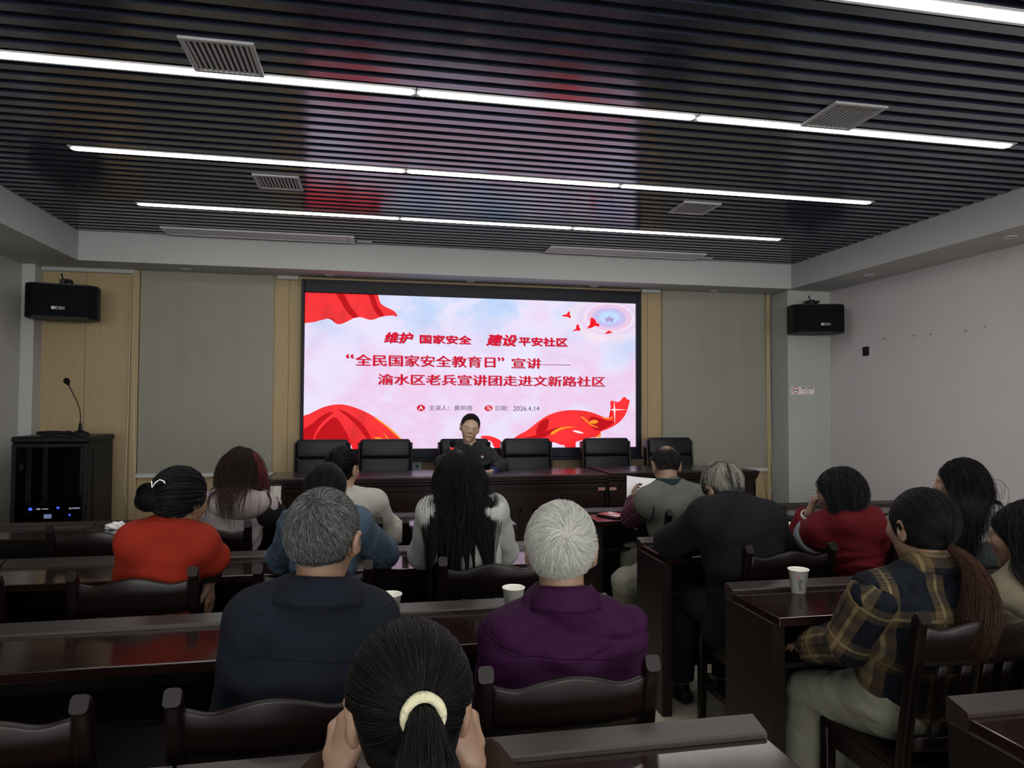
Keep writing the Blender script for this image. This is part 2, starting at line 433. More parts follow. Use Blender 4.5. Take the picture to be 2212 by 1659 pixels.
fx0, fx1, fz0, fz1 = -.697, 2.692, .915, 2.645; dx0, dx1, dz0, dz1 = -.668, 2.641, 1.036, 2.521
for a in ((fx0, dx0, fz0, fz1), (dx1, fx1, fz0, fz1), (dx0, dx1, fz0, dz0), (dx0, dx1, dz1, fz1)): box(bm, a[0], a[1], YS-.035, YF-.001, a[2], a[3], .004)
box(bm, fx0, fx1, YS-.075, YS-.034, fz0, fz0+.03, .004); box(bm, fx0+.02, fx1-.02, YS-.06, YS-.034, fz0+.032, fz0+.055, .004)
on(obj('frame', bm, MAT['screen_frame']), scr)
bm = NB(); box(bm, dx0-SC0[0], dx1-SC0[0], 0, .03, dz0-SC0[2], dz1-SC0[2])
pan = obj('display_panel', bm, MAT['slide_sky'], None, loc=SC0); bpy.context.view_layer.update(); on(pan, scr)
PY = [0]
def slide_shape(name, polys, mat, lift):
    bm = NB()
    for p in polys:
        vs = [bm.verts.new((x-SC0[0], -lift, z-SC0[2])) for x, z in p]
        f = bm.faces.new(vs)
        bmesh.ops.triangulate(bm, faces=[f])
    o = obj(name, bm, mat, pan)
    for p in o.data.polygons: pass
    return o
def smooth_poly(p, it=2):
    for _ in range(it):
        q = []
        for i in range(len(p)):
            a, b = p[i], p[(i+1) % len(p)]
            q += [(a[0]*.75+b[0]*.25, a[1]*.75+b[1]*.25), (a[0]*.25+b[0]*.75, a[1]*.25+b[1]*.75)]
        p = q
    return p
POLY = {
'corner':[(-0.663,2.515),(-0.487,2.519),(-0.251,2.522),(-0.011,2.51),(0.02,2.457),(0.058,2.42),(0.111,2.395),(0.157,2.376),(0.188,2.346),(0.2,2.311),(0.157,2.327),(0.081,2.32),(0.021,2.303),(-0.024,2.281),(-0.066,2.275),(-0.114,2.291),(-0.159,2.304),(-0.219,2.29),(-0.278,2.254),(-0.329,2.23),(-0.363,2.225),(-0.393,2.239),(-0.423,2.272),(-0.461,2.28),(-0.528,2.26),(-0.601,2.235),(-0.662,2.218)],
'corner_d1':[(-0.473,2.52),(-0.384,2.522),(-0.265,2.417),(-0.189,2.327),(-0.162,2.302),(-0.219,2.29),(-0.249,2.31),(-0.339,2.43)],
'corner_d2':[(-0.147,2.518),(-0.056,2.513),(-0.011,2.441),(0.051,2.358),(0.074,2.318),(0.021,2.304),(-0.04,2.393)],
'corner_d3':[(-0.461,2.28),(-0.423,2.29),(-0.393,2.26),(-0.39,2.239),(-0.399,2.245),(-0.423,2.272)],
'left':[(-0.665,1.327),(-0.619,1.361),(-0.547,1.41),(-0.46,1.446),(-0.372,1.463),(-0.284,1.46),(-0.195,1.433),(-0.105,1.396),(-0.015,1.347),(0.076,1.286),(0.152,1.224),(0.213,1.166),(0.269,1.11),(-0.162,1.11),(-0.164,1.037),(-0.176,1.034),(-0.226,1.077),(-0.235,1.089),(-0.662,1.095)],
'left_d1':[(-0.663,1.155),(-0.603,1.259),(-0.532,1.334),(-0.445,1.387),(-0.379,1.392),(-0.473,1.319),(-0.559,1.214),(-0.587,1.094),(-0.662,1.095)],
'left_d2':[(-0.587,1.102),(-0.516,1.229),(-0.429,1.319),(-0.374,1.353),(-0.311,1.259),(-0.251,1.153),(-0.23,1.089)],
'left_d3':[(-0.372,1.425),(-0.253,1.38),(-0.119,1.274),(-0.043,1.152),(-0.027,1.11),(-0.072,1.111),(-0.148,1.228),(-0.268,1.35)],
'left_y1':[(-0.03,1.353),(0.076,1.286),(0.152,1.224),(0.213,1.166),(0.269,1.11),(0.25,1.11),(0.183,1.173),(0.092,1.255),(0.001,1.322)],
'left_y2':[(0.069,1.2),(0.092,1.174),(0.123,1.135),(0.135,1.109),(0.12,1.109),(0.102,1.143)],
'left_y3':[(-0.028,1.136),(0.017,1.154),(0.07,1.133),(0.093,1.11),(0.055,1.11),(0.025,1.133)],
'right':[(1.295,1.091),(1.408,1.168),(1.489,1.205),(1.571,1.271),(1.669,1.343),(1.768,1.387),(1.885,1.411),(2.019,1.415),(2.154,1.397),(2.256,1.358),(2.324,1.332),(2.379,1.342),(2.383,1.385),(2.366,1.467),(2.362,1.507),(2.393,1.512),(2.427,1.5),(2.458,1.496),(2.488,1.524),(2.5,1.549),(2.531,1.551),(2.545,1.525),(2.58,1.523),(2.566,1.467),(2.54,1.385),(2.496,1.319),(2.427,1.262),(2.342,1.221),(2.248,1.189),(2.27,1.157),(2.26,1.137),(2.205,1.136),(2.137,1.133),(2.07,1.109),(2.003,1.093),(1.969,1.077),(2.011,1.058),(1.936,1.048),(1.885,1.062),(1.835,1.059),(1.786,1.085),(1.761,1.088)],
'right_d1':[(1.327,1.104),(1.473,1.138),(1.62,1.167),(1.735,1.223),(1.868,1.245),(1.802,1.207),(1.67,1.143),(1.538,1.09),(1.303,1.091)],
'right_d2':[(1.603,1.279),(1.702,1.335),(1.719,1.303),(1.694,1.207),(1.637,1.167),(1.571,1.16)],
'right_d3':[(2.12,1.352),(2.239,1.339),(2.342,1.303),(2.427,1.295),(2.324,1.23),(2.222,1.193),(2.171,1.238)],
'right_y1':[(2.036,1.355),(2.07,1.349),(2.12,1.303),(2.188,1.254),(2.248,1.238),(2.205,1.235),(2.137,1.271)],
'right_y2':[(2.137,1.295),(2.171,1.315),(2.222,1.311),(2.239,1.29),(2.205,1.274),(2.154,1.277)],
'right_y3':[(1.719,1.175),(1.802,1.231),(1.902,1.247),(2.019,1.242),(1.902,1.232),(1.819,1.207),(1.752,1.159)],
'right_y4':[(2.214,1.137),(2.26,1.139),(2.27,1.16),(2.239,1.176),(2.248,1.153),(2.205,1.147)],
'right_y5':[(2.239,1.355),(2.324,1.329),(2.383,1.339),(2.386,1.359),(2.393,1.328),(2.324,1.316)],
'right_hole':[(1.952,1.203),(2.002,1.209),(2.07,1.187),(2.083,1.174),(2.019,1.18)],
'mid':[(1.006,1.146),(1.054,1.159),(1.117,1.155),(1.182,1.133),(1.23,1.101),(1.246,1.082),(1.222,1.066),(1.214,1.041),(1.185,1.041),(1.15,1.098),(1.07,1.118)],
'bird1':[(1.838,2.372),(1.858,2.379),(1.876,2.386),(1.896,2.384),(1.902,2.398),(1.914,2.412),(1.932,2.424),(1.934,2.404),(1.928,2.390),(1.936,2.380),(1.944,2.366),(1.934,2.362),(1.938,2.348),(1.924,2.354),(1.914,2.362),(1.896,2.364),(1.872,2.364),(1.856,2.370)],
'bird2':[(2.112,2.246),(2.130,2.272),(2.152,2.292),(2.168,2.306),(2.158,2.326),(2.152,2.348),(2.160,2.366),(2.178,2.360),(2.198,2.346),(2.212,2.324),(2.216,2.304),(2.236,2.306),(2.248,2.296),(2.236,2.284),(2.240,2.268),(2.222,2.276),(2.204,2.282),(2.186,2.268),(2.164,2.258),(2.138,2.254)],
'bird3':[(1.954,2.216),(1.974,2.230),(1.994,2.240),(2.006,2.252),(2.000,2.270),(2.006,2.286),(2.020,2.292),(2.030,2.276),(2.032,2.256),(2.044,2.244),(2.050,2.230),(2.036,2.230),(2.026,2.216),(2.014,2.228),(1.996,2.224),(1.976,2.218)],
'bird4':[(2.302,2.198),(2.314,2.212),(2.330,2.220),(2.340,2.232),(2.356,2.232),(2.364,2.224),(2.384,2.226),(2.372,2.214),(2.378,2.206),(2.360,2.208),(2.344,2.202),(2.322,2.202)],
'star':[(2.362,2.393),(2.379,2.36),(2.417,2.364),(2.383,2.347),(2.4,2.326),(2.358,2.34),(2.317,2.325),(2.334,2.347),(2.297,2.363),(2.341,2.362)],
'spark':[(2.403,1.508),(2.414,1.424),(2.514,1.426),(2.548,1.421),(2.427,1.411),(2.417,1.279),(2.4,1.409),(2.359,1.421),(2.396,1.429)],
}
clampd = lambda v: [(min(max(x, dx0), dx1), min(max(z, dz0), dz1)) for x, z in v]
def grow(v):        # push points on the panel edge outwards, so that rounding keeps the shape running to the edge
    return [(x-.2 if x < dx0+.012 else x+.2 if x > dx1-.012 else x, z-.2 if z < dz0+.02 else z+.2 if z > dz1-.02 else z) for x, z in v]
S_ = lambda *ks: [clampd(smooth_poly(grow(POLY[k]))) if k != 'star' and k != 'spark' else clampd(POLY[k]) for k in ks]
POLY['spark'] = [(2.403, 1.508), (2.409, 1.431), (2.418, 1.424), (2.548, 1.419), (2.418, 1.412), (2.411, 1.405), (2.414, 1.27), (2.403, 1.405), (2.395, 1.411), (2.345, 1.418), (2.395, 1.425), (2.402, 1.432)]
slide_shape('red_flag_corner', S_('corner'), MAT['slide_cloth'], .002)
slide_shape('flag_fold', S_('corner_d1', 'corner_d2', 'corner_d3'), MAT['slide_dark_red'], .003)
slide_shape('red_ribbon', S_('left'), MAT['slide_cloth'], .002)
slide_shape('ribbon_fold', S_('left_d1', 'left_d2', 'left_d3'), MAT['slide_dark_red'], .003)
slide_shape('ribbon_glint', S_('left_y1', 'left_y2', 'left_y3'), MAT['slide_amber'], .004)
slide_shape('red_ribbon', S_('right'), MAT['slide_cloth'], .002)
for k in ('right_d1', 'right_d2', 'right_d3'): slide_shape('ribbon_fold', S_(k), MAT['slide_dark_red'], .003)
slide_shape('ribbon_glint', S_('right_y1', 'right_y2', 'right_y3', 'right_y4', 'right_y5'), MAT['slide_amber'], .004)
slide_shape('ribbon_gap', S_('right_hole'), MAT['slide_white'], .005)
slide_shape('red_ribbon', S_('mid'), MAT['slide_cloth'], .002)
slide_shape('sparkle', S_('spark'), MAT['slide_white'], .006)
slide_shape('star', [[(2.357+.045*(1 if k % 2 == 0 else .42)*math.sin(k*PI/5)*1.25, 2.352+.045*(1 if k % 2 == 0 else .42)*math.cos(k*PI/5)) for k in range(10)]], MAT['slide_star'], .002)
for k in ('bird1', 'bird2', 'bird3', 'bird4'): slide_shape('dove', [POLY[k]], MAT['slide_red'], .003)
def text_mesh(body, bold=0.0, vbold=None, shear=0.0, res=3):
    """text -> filled flat mesh, unit size; bold thickens all strokes, vbold only the upright ones"""
    cu = bpy.data.curves.new('tx', 'FONT'); cu.body = body; cu.size = 1; cu.resolution_u = res; cu.shear = shear
    o = bpy.data.objects.new('tx', cu); COL.objects.link(o)
    me = bpy.data.meshes.new_from_object(o.evaluated_get(bpy.context.evaluated_depsgraph_get()))
    bpy.data.objects.remove(o)
    sh = [(0, 0)]
    if vbold: sh = [(-vbold, 0), (0, 0), (vbold, 0)]
    elif bold > 0: sh = [(0, 0)] + [(bold*math.cos(2*PI*i/8), bold*math.sin(2*PI*i/8)) for i in range(8)]
    if len(sh) > 1:
        bm = NB(); bm.from_mesh(me); g = bm.verts[:]+bm.edges[:]+bm.faces[:]
        for i, d in enumerate(sh[1:]):
            r = bmesh.ops.duplicate(bm, geom=g)
            bmesh.ops.translate(bm, vec=(d[0], d[1], 0), verts=[v for v in r['geom'] if isinstance(v, bmesh.types.BMVert)])
        if vbold: bmesh.ops.translate(bm, vec=(sh[0][0], 0, 0), verts=[v for v in g if isinstance(v, bmesh.types.BMVert)])
        bm.to_mesh(me); bm.free()
    return me
def slide_text(name, body, x0, x1, z0, z1, mat, lift=.004, **k):
    me = text_mesh(body, **k)
    c = np.array([v.co[:] for v in me.vertices]); a, b = c.min(0), c.max(0)
    sx, sz = (x1-x0)/(b[0]-a[0]), (z1-z0)/(b[1]-a[1])
    for v in me.vertices: v.co = (x0+(v.co.x-a[0])*sx-SC0[0], -lift, z0+(v.co.y-a[1])*sz-SC0[2])
    return obj(name, me, mat, pan)
TT, TG = MAT['slide_title'], MAT['slide_grey']
def shadowed(name, body, x0, x1, z0, z1, **k):
    slide_text(name+'_shadow', body, x0+.006, x1+.006, z0-.005, z1-.005, MAT['slide_shadow'], .0025, **k)
    slide_text(name, body, x0, x1, z0, z1, TT, .004, **k)
shadowed('brush_title', '维护', .069, .352, 2.058, 2.166, bold=.030, shear=.22)
shadowed('bold_title', '国家安全', .412, .921, 2.061, 2.148, bold=.026)
shadowed('brush_title', '建设', 1.067, 1.386, 2.052, 2.168, bold=.030, shear=.22)
shadowed('bold_title', '平安社区', 1.397, 1.906, 2.058, 2.148, bold=.026)
for nm, body, x0, x1, z0, z1 in (('main_title', '全民国家安全教育日', -.2, 1.162, 1.834, 1.944), ('main_title', '宣讲', 1.325, 1.632, 1.832, 1.935), ('main_title', '渝水区老兵宣讲团走进文新路社区', .014, 2.307, 1.655, 1.759)):
    shadowed(nm, body, x0, x1, z0, z1, vbold=.020)
shadowed('quote_mark', '“', -.286, -.215, 1.905, 1.945, bold=.01); shadowed('quote_mark', '”', 1.185, 1.25, 1.9, 1.938, bold=.01)
slide_shape('title_dash', [[(1.648, 1.867), (1.943, 1.867), (1.943, 1.874), (1.648, 1.874)]], MAT['slide_shadow'], .004)
slide_text('caption', '主讲人：', .51, .706, 1.405, 1.457, TG, bold=.004); slide_text('caption', '黄明亮', .755, .936, 1.404, 1.457, TG, bold=.004)
slide_text('caption', '日期：', 1.17, 1.302, 1.405, 1.455, TG, bold=.004); slide_text('caption', '2026.4.14', 1.348, 1.616, 1.405, 1.451, TG, bold=.004)
def ell(cx, cz, rx, rz, n=28): return [(cx+rx*math.cos(2*PI*i/n), cz+rz*math.sin(2*PI*i/n)) for i in range(n)]
for cx_ in (.431, 1.097): slide_shape('caption_icon', [ell(cx_, 1.43, .04, .031)], MAT['slide_title'], .004)
ic = [ell(.431, 1.438, .010, .009, 14), [(.408, 1.412), (.414, 1.424), (.424, 1.430), (.438, 1.430), (.448, 1.424), (.454, 1.412), (.447, 1.412), (.442, 1.420), (.431, 1.424), (.42, 1.420), (.415, 1.412)],
      [(1.076, 1.444), (1.112, 1.444), (1.112, 1.449), (1.076, 1.449)], [(1.08, 1.42), (1.10, 1.42), (1.10, 1.424), (1.08, 1.424)], [(1.08, 1.432), (1.108, 1.432), (1.108, 1.436), (1.08, 1.436)], ell(1.112, 1.428, .007, .006, 12), [(1.099, 1.411), (1.104, 1.42), (1.12, 1.42), (1.125, 1.411)]]
slide_shape('person_glyph', ic[:2], MAT['slide_white'], .005); slide_shape('calendar_glyph', ic[2:], MAT['slide_white'], .005)

# ---------------------------------------------------------------- equipment rack on the left
RX0, RX1, RY0, RY1, RZ = -2.775, -2.235, 6.05, 6.56, 1.20
t = empty('equipment_rack', ((RX0+RX1)/2, RY0, 0), 0, 'black equipment rack with a glass front in the left corner', 'rack')
w2, D = (RX1-RX0)/2, RY1-RY0
bm = NB()
box(bm, -w2, w2, D-.02, D, .04, RZ-.05); box(bm, -w2, -w2+.02, .0, D-.02, .04, RZ-.05, .002); box(bm, w2-.02, w2, .0, D-.02, .04, RZ-.05, .002)
box(bm, -w2+.02, w2-.02, .0, D-.02, .04, .07)
box(bm, w2, w2+.004, .10, D-.10, .2, RZ-.15, .002); box(bm, w2, w2+.006, .08, .085, .1, RZ-.1); 
obj('case', bm, MAT['black_metal'], t)
obj('lid', box(NB(), -w2-.012, w2+.012, -.015, D+.012, RZ-.05, RZ, .012), MAT['black_metal'], t)
bm = NB()
for s in (-1, 1):
    for yy in (.09, D-.14):
        x = s*(w2-.075); box(bm, x-.018, x+.018, yy, yy+.004, .08, RZ-.06)
        for k in range(26): box(bm, x-.005, x+.005, yy-.001, yy, .10+k*.04, .112+k*.04, mat=1)
        box(bm, x-.02, x-.016, yy, yy+.03, .08, RZ-.06)
obj('mounting_rail', bm, [MAT['steel'], MAT['vent_dark']], t)
def glass():
    g = NT('smoked_glass'); g.base((.10, .105, .11)); g.set(Roughness=.03); g.b.inputs['Transmission Weight'].default_value = 1; g.b.inputs['IOR'].default_value = 1.02; MAT['smoked_glass'] = g.m
    g.b.inputs['Base Color'].default_value = (.55, .56, .58, 1)
glass()
bm = NB()
for a in ((-w2, -w2+.03, .05, RZ-.055), (w2-.03, w2, .05, RZ-.055), (-w2+.03, w2-.03, .05, .08), (-w2+.03, w2-.03, RZ-.085, RZ-.055)): box(bm, a[0], a[1], -.022, -.002, a[2], a[3], .003)
dr = obj('door', bm, MAT['black_metal'], t)
obj('glass_pane', box(NB(), -w2+.03, w2-.03, -.014, -.010, .08, RZ-.085), MAT['smoked_glass'], dr)
bm = NB(); box(bm, w2-.028, w2-.004, -.034, -.022, .58, .70, .004); obj('handle', bm, MAT['black_plastic'], dr)
bm = NB()
for z in (.36, .96): box(bm, -w2+.035, -w2+.055, .02, .05, z-.025, z+.025, .002)
obj('hinge', bm, MAT['white_plastic'], dr)
for k in range(4): obj('caster', lathe(NB(), [(0, -.012), (.02, -.012), (.02, .012), (0, .012)], 14, M=Matrix.Translation(((-1)**k*(w2-.05), .06 if k < 2 else D-.06, .02)) @ Matrix.Rotation(PI/2, 4, 'Y')), MAT['black_plastic'], t)
emit('led_blue', (.05, .10, 1.0), 3.0); emit('led_lcd', (.45, .55, 1.0), .55); emit('led_white', (.8, .85, 1), .5)
def rack_unit(name, z0, z1, yy, label, kind):
    u = empty(name, ((RX0+RX1)/2, RY0+yy, z0), 0, label, kind, 'audio units in the rack')
    h = z1-z0; bm = NB(); box(bm, -w2+.075, w2-.075, .004, .34, .0, h, .003); box(bm, -w2+.058, w2-.058, 0, .006, 0, h, .002)
    obj('chassis', bm, MAT['black_metal'], u); return u
u = rack_unit('wireless_receiver', .60, .645, .082, 'black wireless receiver with blue lights in the rack', 'audio unit')
bm = NB(); box(bm, -w2+.075, w2-.075, .01, .33, .046, .049, .001); obj('top_cover', bm, MAT['steel'], u)
bm = NB(); box(bm, -.185, -.16, -.002, 0, .012, .032); box(bm, .015, .035, -.002, 0, .022, .036); obj('indicator', bm, MAT['led_blue'], u)
bm = NB(); box(bm, -.13, -.10, -.002, 0, .016, .028); box(bm, -.09, -.045, -.002, 0, .018, .026); box(bm, .105, .125, -.002, 0, .016, .030); box(bm, .13, .185, -.002, 0, .018, .028); obj('front_display', bm, MAT['led_white'], u)
for s in (-.13, .12):
    bm = NB(); tube(bm, [(s, -.005, .03), (s+.02, -.03, .05), (s+.075, -.06 if False else -.045, .13)], .006, 8); obj('antenna', bm, MAT['black_plastic'], u)
u = rack_unit('mixer_unit', .535, .59, .082, 'black rack mixer with a small lit display', 'audio unit')
obj('front_display', box(NB(), -.075, -.02, -.003, 0, .012, .044, .001), MAT['led_lcd'], u)
bm = NB()
for k in range(5):
    for z in (.014, .036): box(bm, .06+k*.026, .072+k*.026, -.004, 0, z-.005, z+.005, .001)
obj('button', bm, MAT['steel'], u); obj('indicator', box(NB(), .105, .118, -.006, -.003, .030, .042), MAT['led_blue'], u)
u = rack_unit('power_amplifier', .22, .36, .082, 'black power amplifier low in the rack behind the desk', 'audio unit')
bm = NB(); box(bm, -.17, -.14, -.002, 0, .075, .095); box(bm, -.12, -.03, -.002, 0, .08, .1); obj('badge', bm, MAT['steel'], u)
bm = NB()
for k in range(7): lathe(bm, [(0, 0), (.008, 0), (.006, .012), (0, .012)], 12, M=Matrix.Translation((-.15+k*.05, 0, .035)) @ Matrix.Rotation(PI/2, 4, 'X'))
obj('knob', bm, MAT['steel'], u)
u = empty('document_box', ((RX0+RX1)/2+.06, RY0+.25, .651), 0, 'flat pale box lying on the receiver in the rack', 'box')
obj('box', box(NB(), -.12, .12, -.1, .1, 0, .03, .006), MAT['white_plastic'], u)
# gooseneck microphones
def microphone(loc, pts, label, ring):
    t = empty('gooseneck_microphone', loc, 0, label, 'microphone')
    bm = NB(); M = Matrix.Diagonal((1, .8, 1, 1))
    lathe(bm, [(0, 0), (.072, 0), (.075, .008), (.06, .024), (.030, .036), (.016, .042), (.013, .075), (.009, .10), (0, .10)], 28, M=M); obj('base', bm, MAT['black_plastic'], t)
    bm = NB(); tube(bm, pts, .0042, 8); obj('gooseneck', bm, MAT['black_metal'], t)
    a, b = Vector(pts[-2]), Vector(pts[-1]); d = (b-a).normalized(); q = Vector((0, 0, 1)).rotation_difference(d).to_matrix().to_4x4()
    bm = NB(); lathe(bm, [(0, -.012), (.010, -.010), (.012, .004), (.021, .012), (.0235, .026), (.020, .042), (.009, .052), (0, .053)], 20, M=Matrix.Translation(b) @ q); obj('foam_head', bm, MAT['black_cloth'], t)
    if ring:
        bm = NB(); lathe(bm, [(.0105, -.022), (.0125, -.022), (.0125, -.012), (.0105, -.012)], 20, M=Matrix.Translation(b) @ q); obj('light_ring', bm, MAT['led_red'], t)
emit('led_red', (1, .03, .03), 2.2)
microphone((-2.385, RY0+.22, RZ), [(0, 0, .09), (0, 0, .16), (-.008, 0, .22), (-.03, -.01, .29), (-.06, -.02, .36), (-.085, -.03, .42)], 'black gooseneck microphone standing on the equipment rack', False)
t = empty('cable_bundle', (-2.55, RY0+.16, RZ), 0, 'coiled black cable and strap lying on top of the rack', 'cable')
bm = NB(); rnd = random.Random(4)
pts = [(.10*math.sin(a*1.9)*1.1, .05*math.cos(a*1.3), .010+.010*(1+math.sin(a*2.7))) for a in np.linspace(0, 12, 60)]
tube(bm, pts, .008, 8); obj('cable', bm, MAT['black_plastic'], t)
bm = NB(); box(bm, .0, .07, -.03, .0, .0, .018, .004); obj('plug', bm, MAT['steel'], t)

# ---------------------------------------------------------------- wall loudspeakers
def loudspeaker(loc, rz, label, logo_x):
    t = empty('wall_loudspeaker', loc, rz, label, 'loudspeaker', 'black wall loudspeakers')
    # body plan: front wide with chamfered cheeks, narrow back (local -y is the front)
    plan = [(-.262, -.10), (-.20, -.165), (.20, -.165), (.262, -.10), (.262, .04), (.15, .155), (-.15, .155), (-.262, .04)]
    bm = NB(); a = [bm.verts.new((x, y, 0)) for x, y in plan]; b = [bm.verts.new((x, y, .285)) for x, y in plan]; n = len(plan)
    bm.faces.new(a); bm.faces.new(b)
    for i in range(n): bm.faces.new((a[i], a[(i+1) % n], b[(i+1) % n], b[i]))
    bmesh.ops.bevel(bm, geom=bm.edges[:], offset=.006, segments=2, affect='EDGES')
    obj('cabinet', bm, MAT['black_plastic'], t)
    bm = NB(); g = [(-.25, -.115), (-.196, -.170), (.196, -.170), (.25, -.115)]
    a = [bm.verts.new((x, y, .012)) for x, y in g]; b = [bm.verts.new((x, y, .273)) for x, y in g]
    a2 = [bm.verts.new((x*.97, y+.008, .012)) for x, y in g]; b2 = [bm.verts.new((x*.97, y+.008, .273)) for x, y in g]
    for i in range(3): bm.faces.new((a[i], a[i+1], b[i+1], b[i])); bm.faces.new((a2[i], b2[i], b2[i+1], a2[i+1])); bm.faces.new((a[i], a2[i], a2[i+1], a[i+1])); bm.faces.new((b[i], b[i+1], b2[i+1], b2[i]))
    bm.faces.new((a[0], b[0], b2[0], a2[0])); bm.faces.new((a[3], a2[3], b2[3], b[3]))
    obj('grille', bm, MAT['black_cloth'], t)
    me = text_mesh('DEN', bold=.03); c = np.array([v.co[:] for v in me.vertices]); lo, hi = c.min(0), c.max(0)
    for v in me.vertices: v.co = (logo_x+(v.co.x-lo[0])/(hi[0]-lo[0])*.06, -.1715, .068+(v.co.y-lo[1])/(hi[1]-lo[1])*.026)
    lg = obj('logo', me, MAT['logo_silver'], t)
    bm = NB()
    for k in range(3):
        for j in range(2): box(bm, logo_x-.032+k*.010, logo_x-.024+k*.010, -.1725, -.1705, .069+j*.013, .080+j*.013)
    obj('logo_block', bm, MAT['logo_silver'], t)
    bm = NB(); box(bm, -.045, .045, -.02, .06, .285, .30, .003); box(bm, -.04, .0, -.01, .05, .298, .345, .004); box(bm, .012, .045, 0, .03, .298, .322, .003)
    tube(bm, [(-.02, .03, .34), (-.035, .05, .40)], .006, 8)
    for k in range(3): lathe(bm, [(0, -.016), (.010, -.016), (.010, .016), (0, .016)], 10, M=Matrix.Translation((.02+.014*k, .01, .332)) @ Matrix.Rotation(PI/2, 4, 'X'))
    box(bm, -.03, .03, .05, .20, .335, .36, .003)
    obj('bracket', bm, MAT['black_metal'], t)
loudspeaker((-2.60, 6.46, 2.168), math.radians(12), 'black wall loudspeaker high in the left corner by the yellow panel', -.03)
loudspeaker((4.38, 6.30, 2.20), math.radians(-14), 'black wall loudspeaker high on the right column above the sign', .035)

# ---------------------------------------------------------------- wall signs and fittings
t = empty('no_smoking_sign', (4.388, 6.515, 1.586), 0, 'small white and red no smoking sign on the right column', 'sign')
obj('plate', box(NB(), -.133, .133, -.003, 0, 0, .084), MAT['paper'], t)
bm = NB()
for a in ((-.128, .128, .003, .0055), (-.128, .128, .0785, .081), (-.128, -.1255, .003, .081), (.1255, .128, .003, .081)): box(bm, a[0], a[1], -.0038, -.003, a[2], a[3])
lathe(bm, [(.028, -.0004), (.036, -.0004), (.036, .0006), (.028, .0006)], 28, M=Matrix.Translation((-.083, -.0035, .045)) @ Matrix.Rotation(PI/2, 4, 'X'))
obj('red_print', bm, MAT['red_ink'], t)
def flat_text(name, body, x0, x1, z0, z1, y, mat, parent, **k):
    me = text_mesh(body, **k); c = np.array([v.co[:] for v in me.vertices]); lo, hi = c.min(0), c.max(0)
    for v in me.vertices: v.co = (x0+(v.co.x-lo[0])/(hi[0]-lo[0])*(x1-x0), y, z0+(v.co.y-lo[1])/(hi[1]-lo[1])*(z1-z0))
    return obj(name, me, mat, parent)
flat_text('sign_heading', '禁止吸烟', -.015, .118, .058, .078, -.0036, MAT['red_ink'], t, bold=.02)
flat_text('sign_text', 'NO SMOKING', -.03, .118, .045, .054, -.0036, MAT['red_ink'], t, bold=.01)
bm = NB(); box(bm, -.102, -.064, -.0042, -.0032, .040, .050); box(bm, -.098, -.092, -.0042, -.0032, .050, .058); obj('cigarette_mark', bm, MAT['pale_ink'], t)
bm = NB(); box(bm, .0, .08, -.0036, -.003, .031, .034); box(bm, .0, .09, -.0036, -.003, .023, .026); box(bm, .03, .09, -.0036, -.003, .011, .014); obj('small_print', bm, MAT['red_ink'], t)
t = empty('wall_control_panel', (XR, 5.97, 1.962), 0, 'small black square control plate on the right wall', 'switch')
obj('plate', box(NB(), -.012, 0, -.043, .043, 0, .086, .003), MAT['black_plastic'], t)
obj('rim', box(NB(), -.004, 0, -.047, .047, -.004, .09, .002), MAT['steel'], t)
for i, (y, z) in enumerate(((5.708, 2.107), (5.343, 2.098), (5.159, 2.093), (4.796, 2.087), (4.612, 2.101))):
    o = obj('wall_hook', tube(NB(), [(0, 0, 0), (-.016, 0, -.002), (-.022, 0, .006)], .0045, 8), MAT['steel'], loc=(XR, y, z))
    tag(o, ['first metal hook on the right wall, nearest the column', 'second metal hook on the right wall from the column', 'third metal hook on the right wall from the column', 'fourth metal hook on the right wall from the column', 'last metal hook on the right wall, farthest from the column'][i], 'hook', 'small hooks in a row on the right wall')
t = empty('wall_outlet_panel', (.40, YF, .80), 0, 'small pale blue outlet panel on the wall under the screen', 'outlet')
obj('frame', box(NB(), -.042, .042, -.012, 0, 0, .12, .003), MAT['paper'], t)
plain('pale_blue', (.24, .38, .48), .3)
obj('cover', box(NB(), -.03, .03, -.016, -.011, .022, .108, .002), MAT['pale_blue'], t)
bm = NB(); box(bm, -.012, .012, -.020, -.015, .052, .070, .001); obj('socket', bm, MAT['vent_dark'], t)

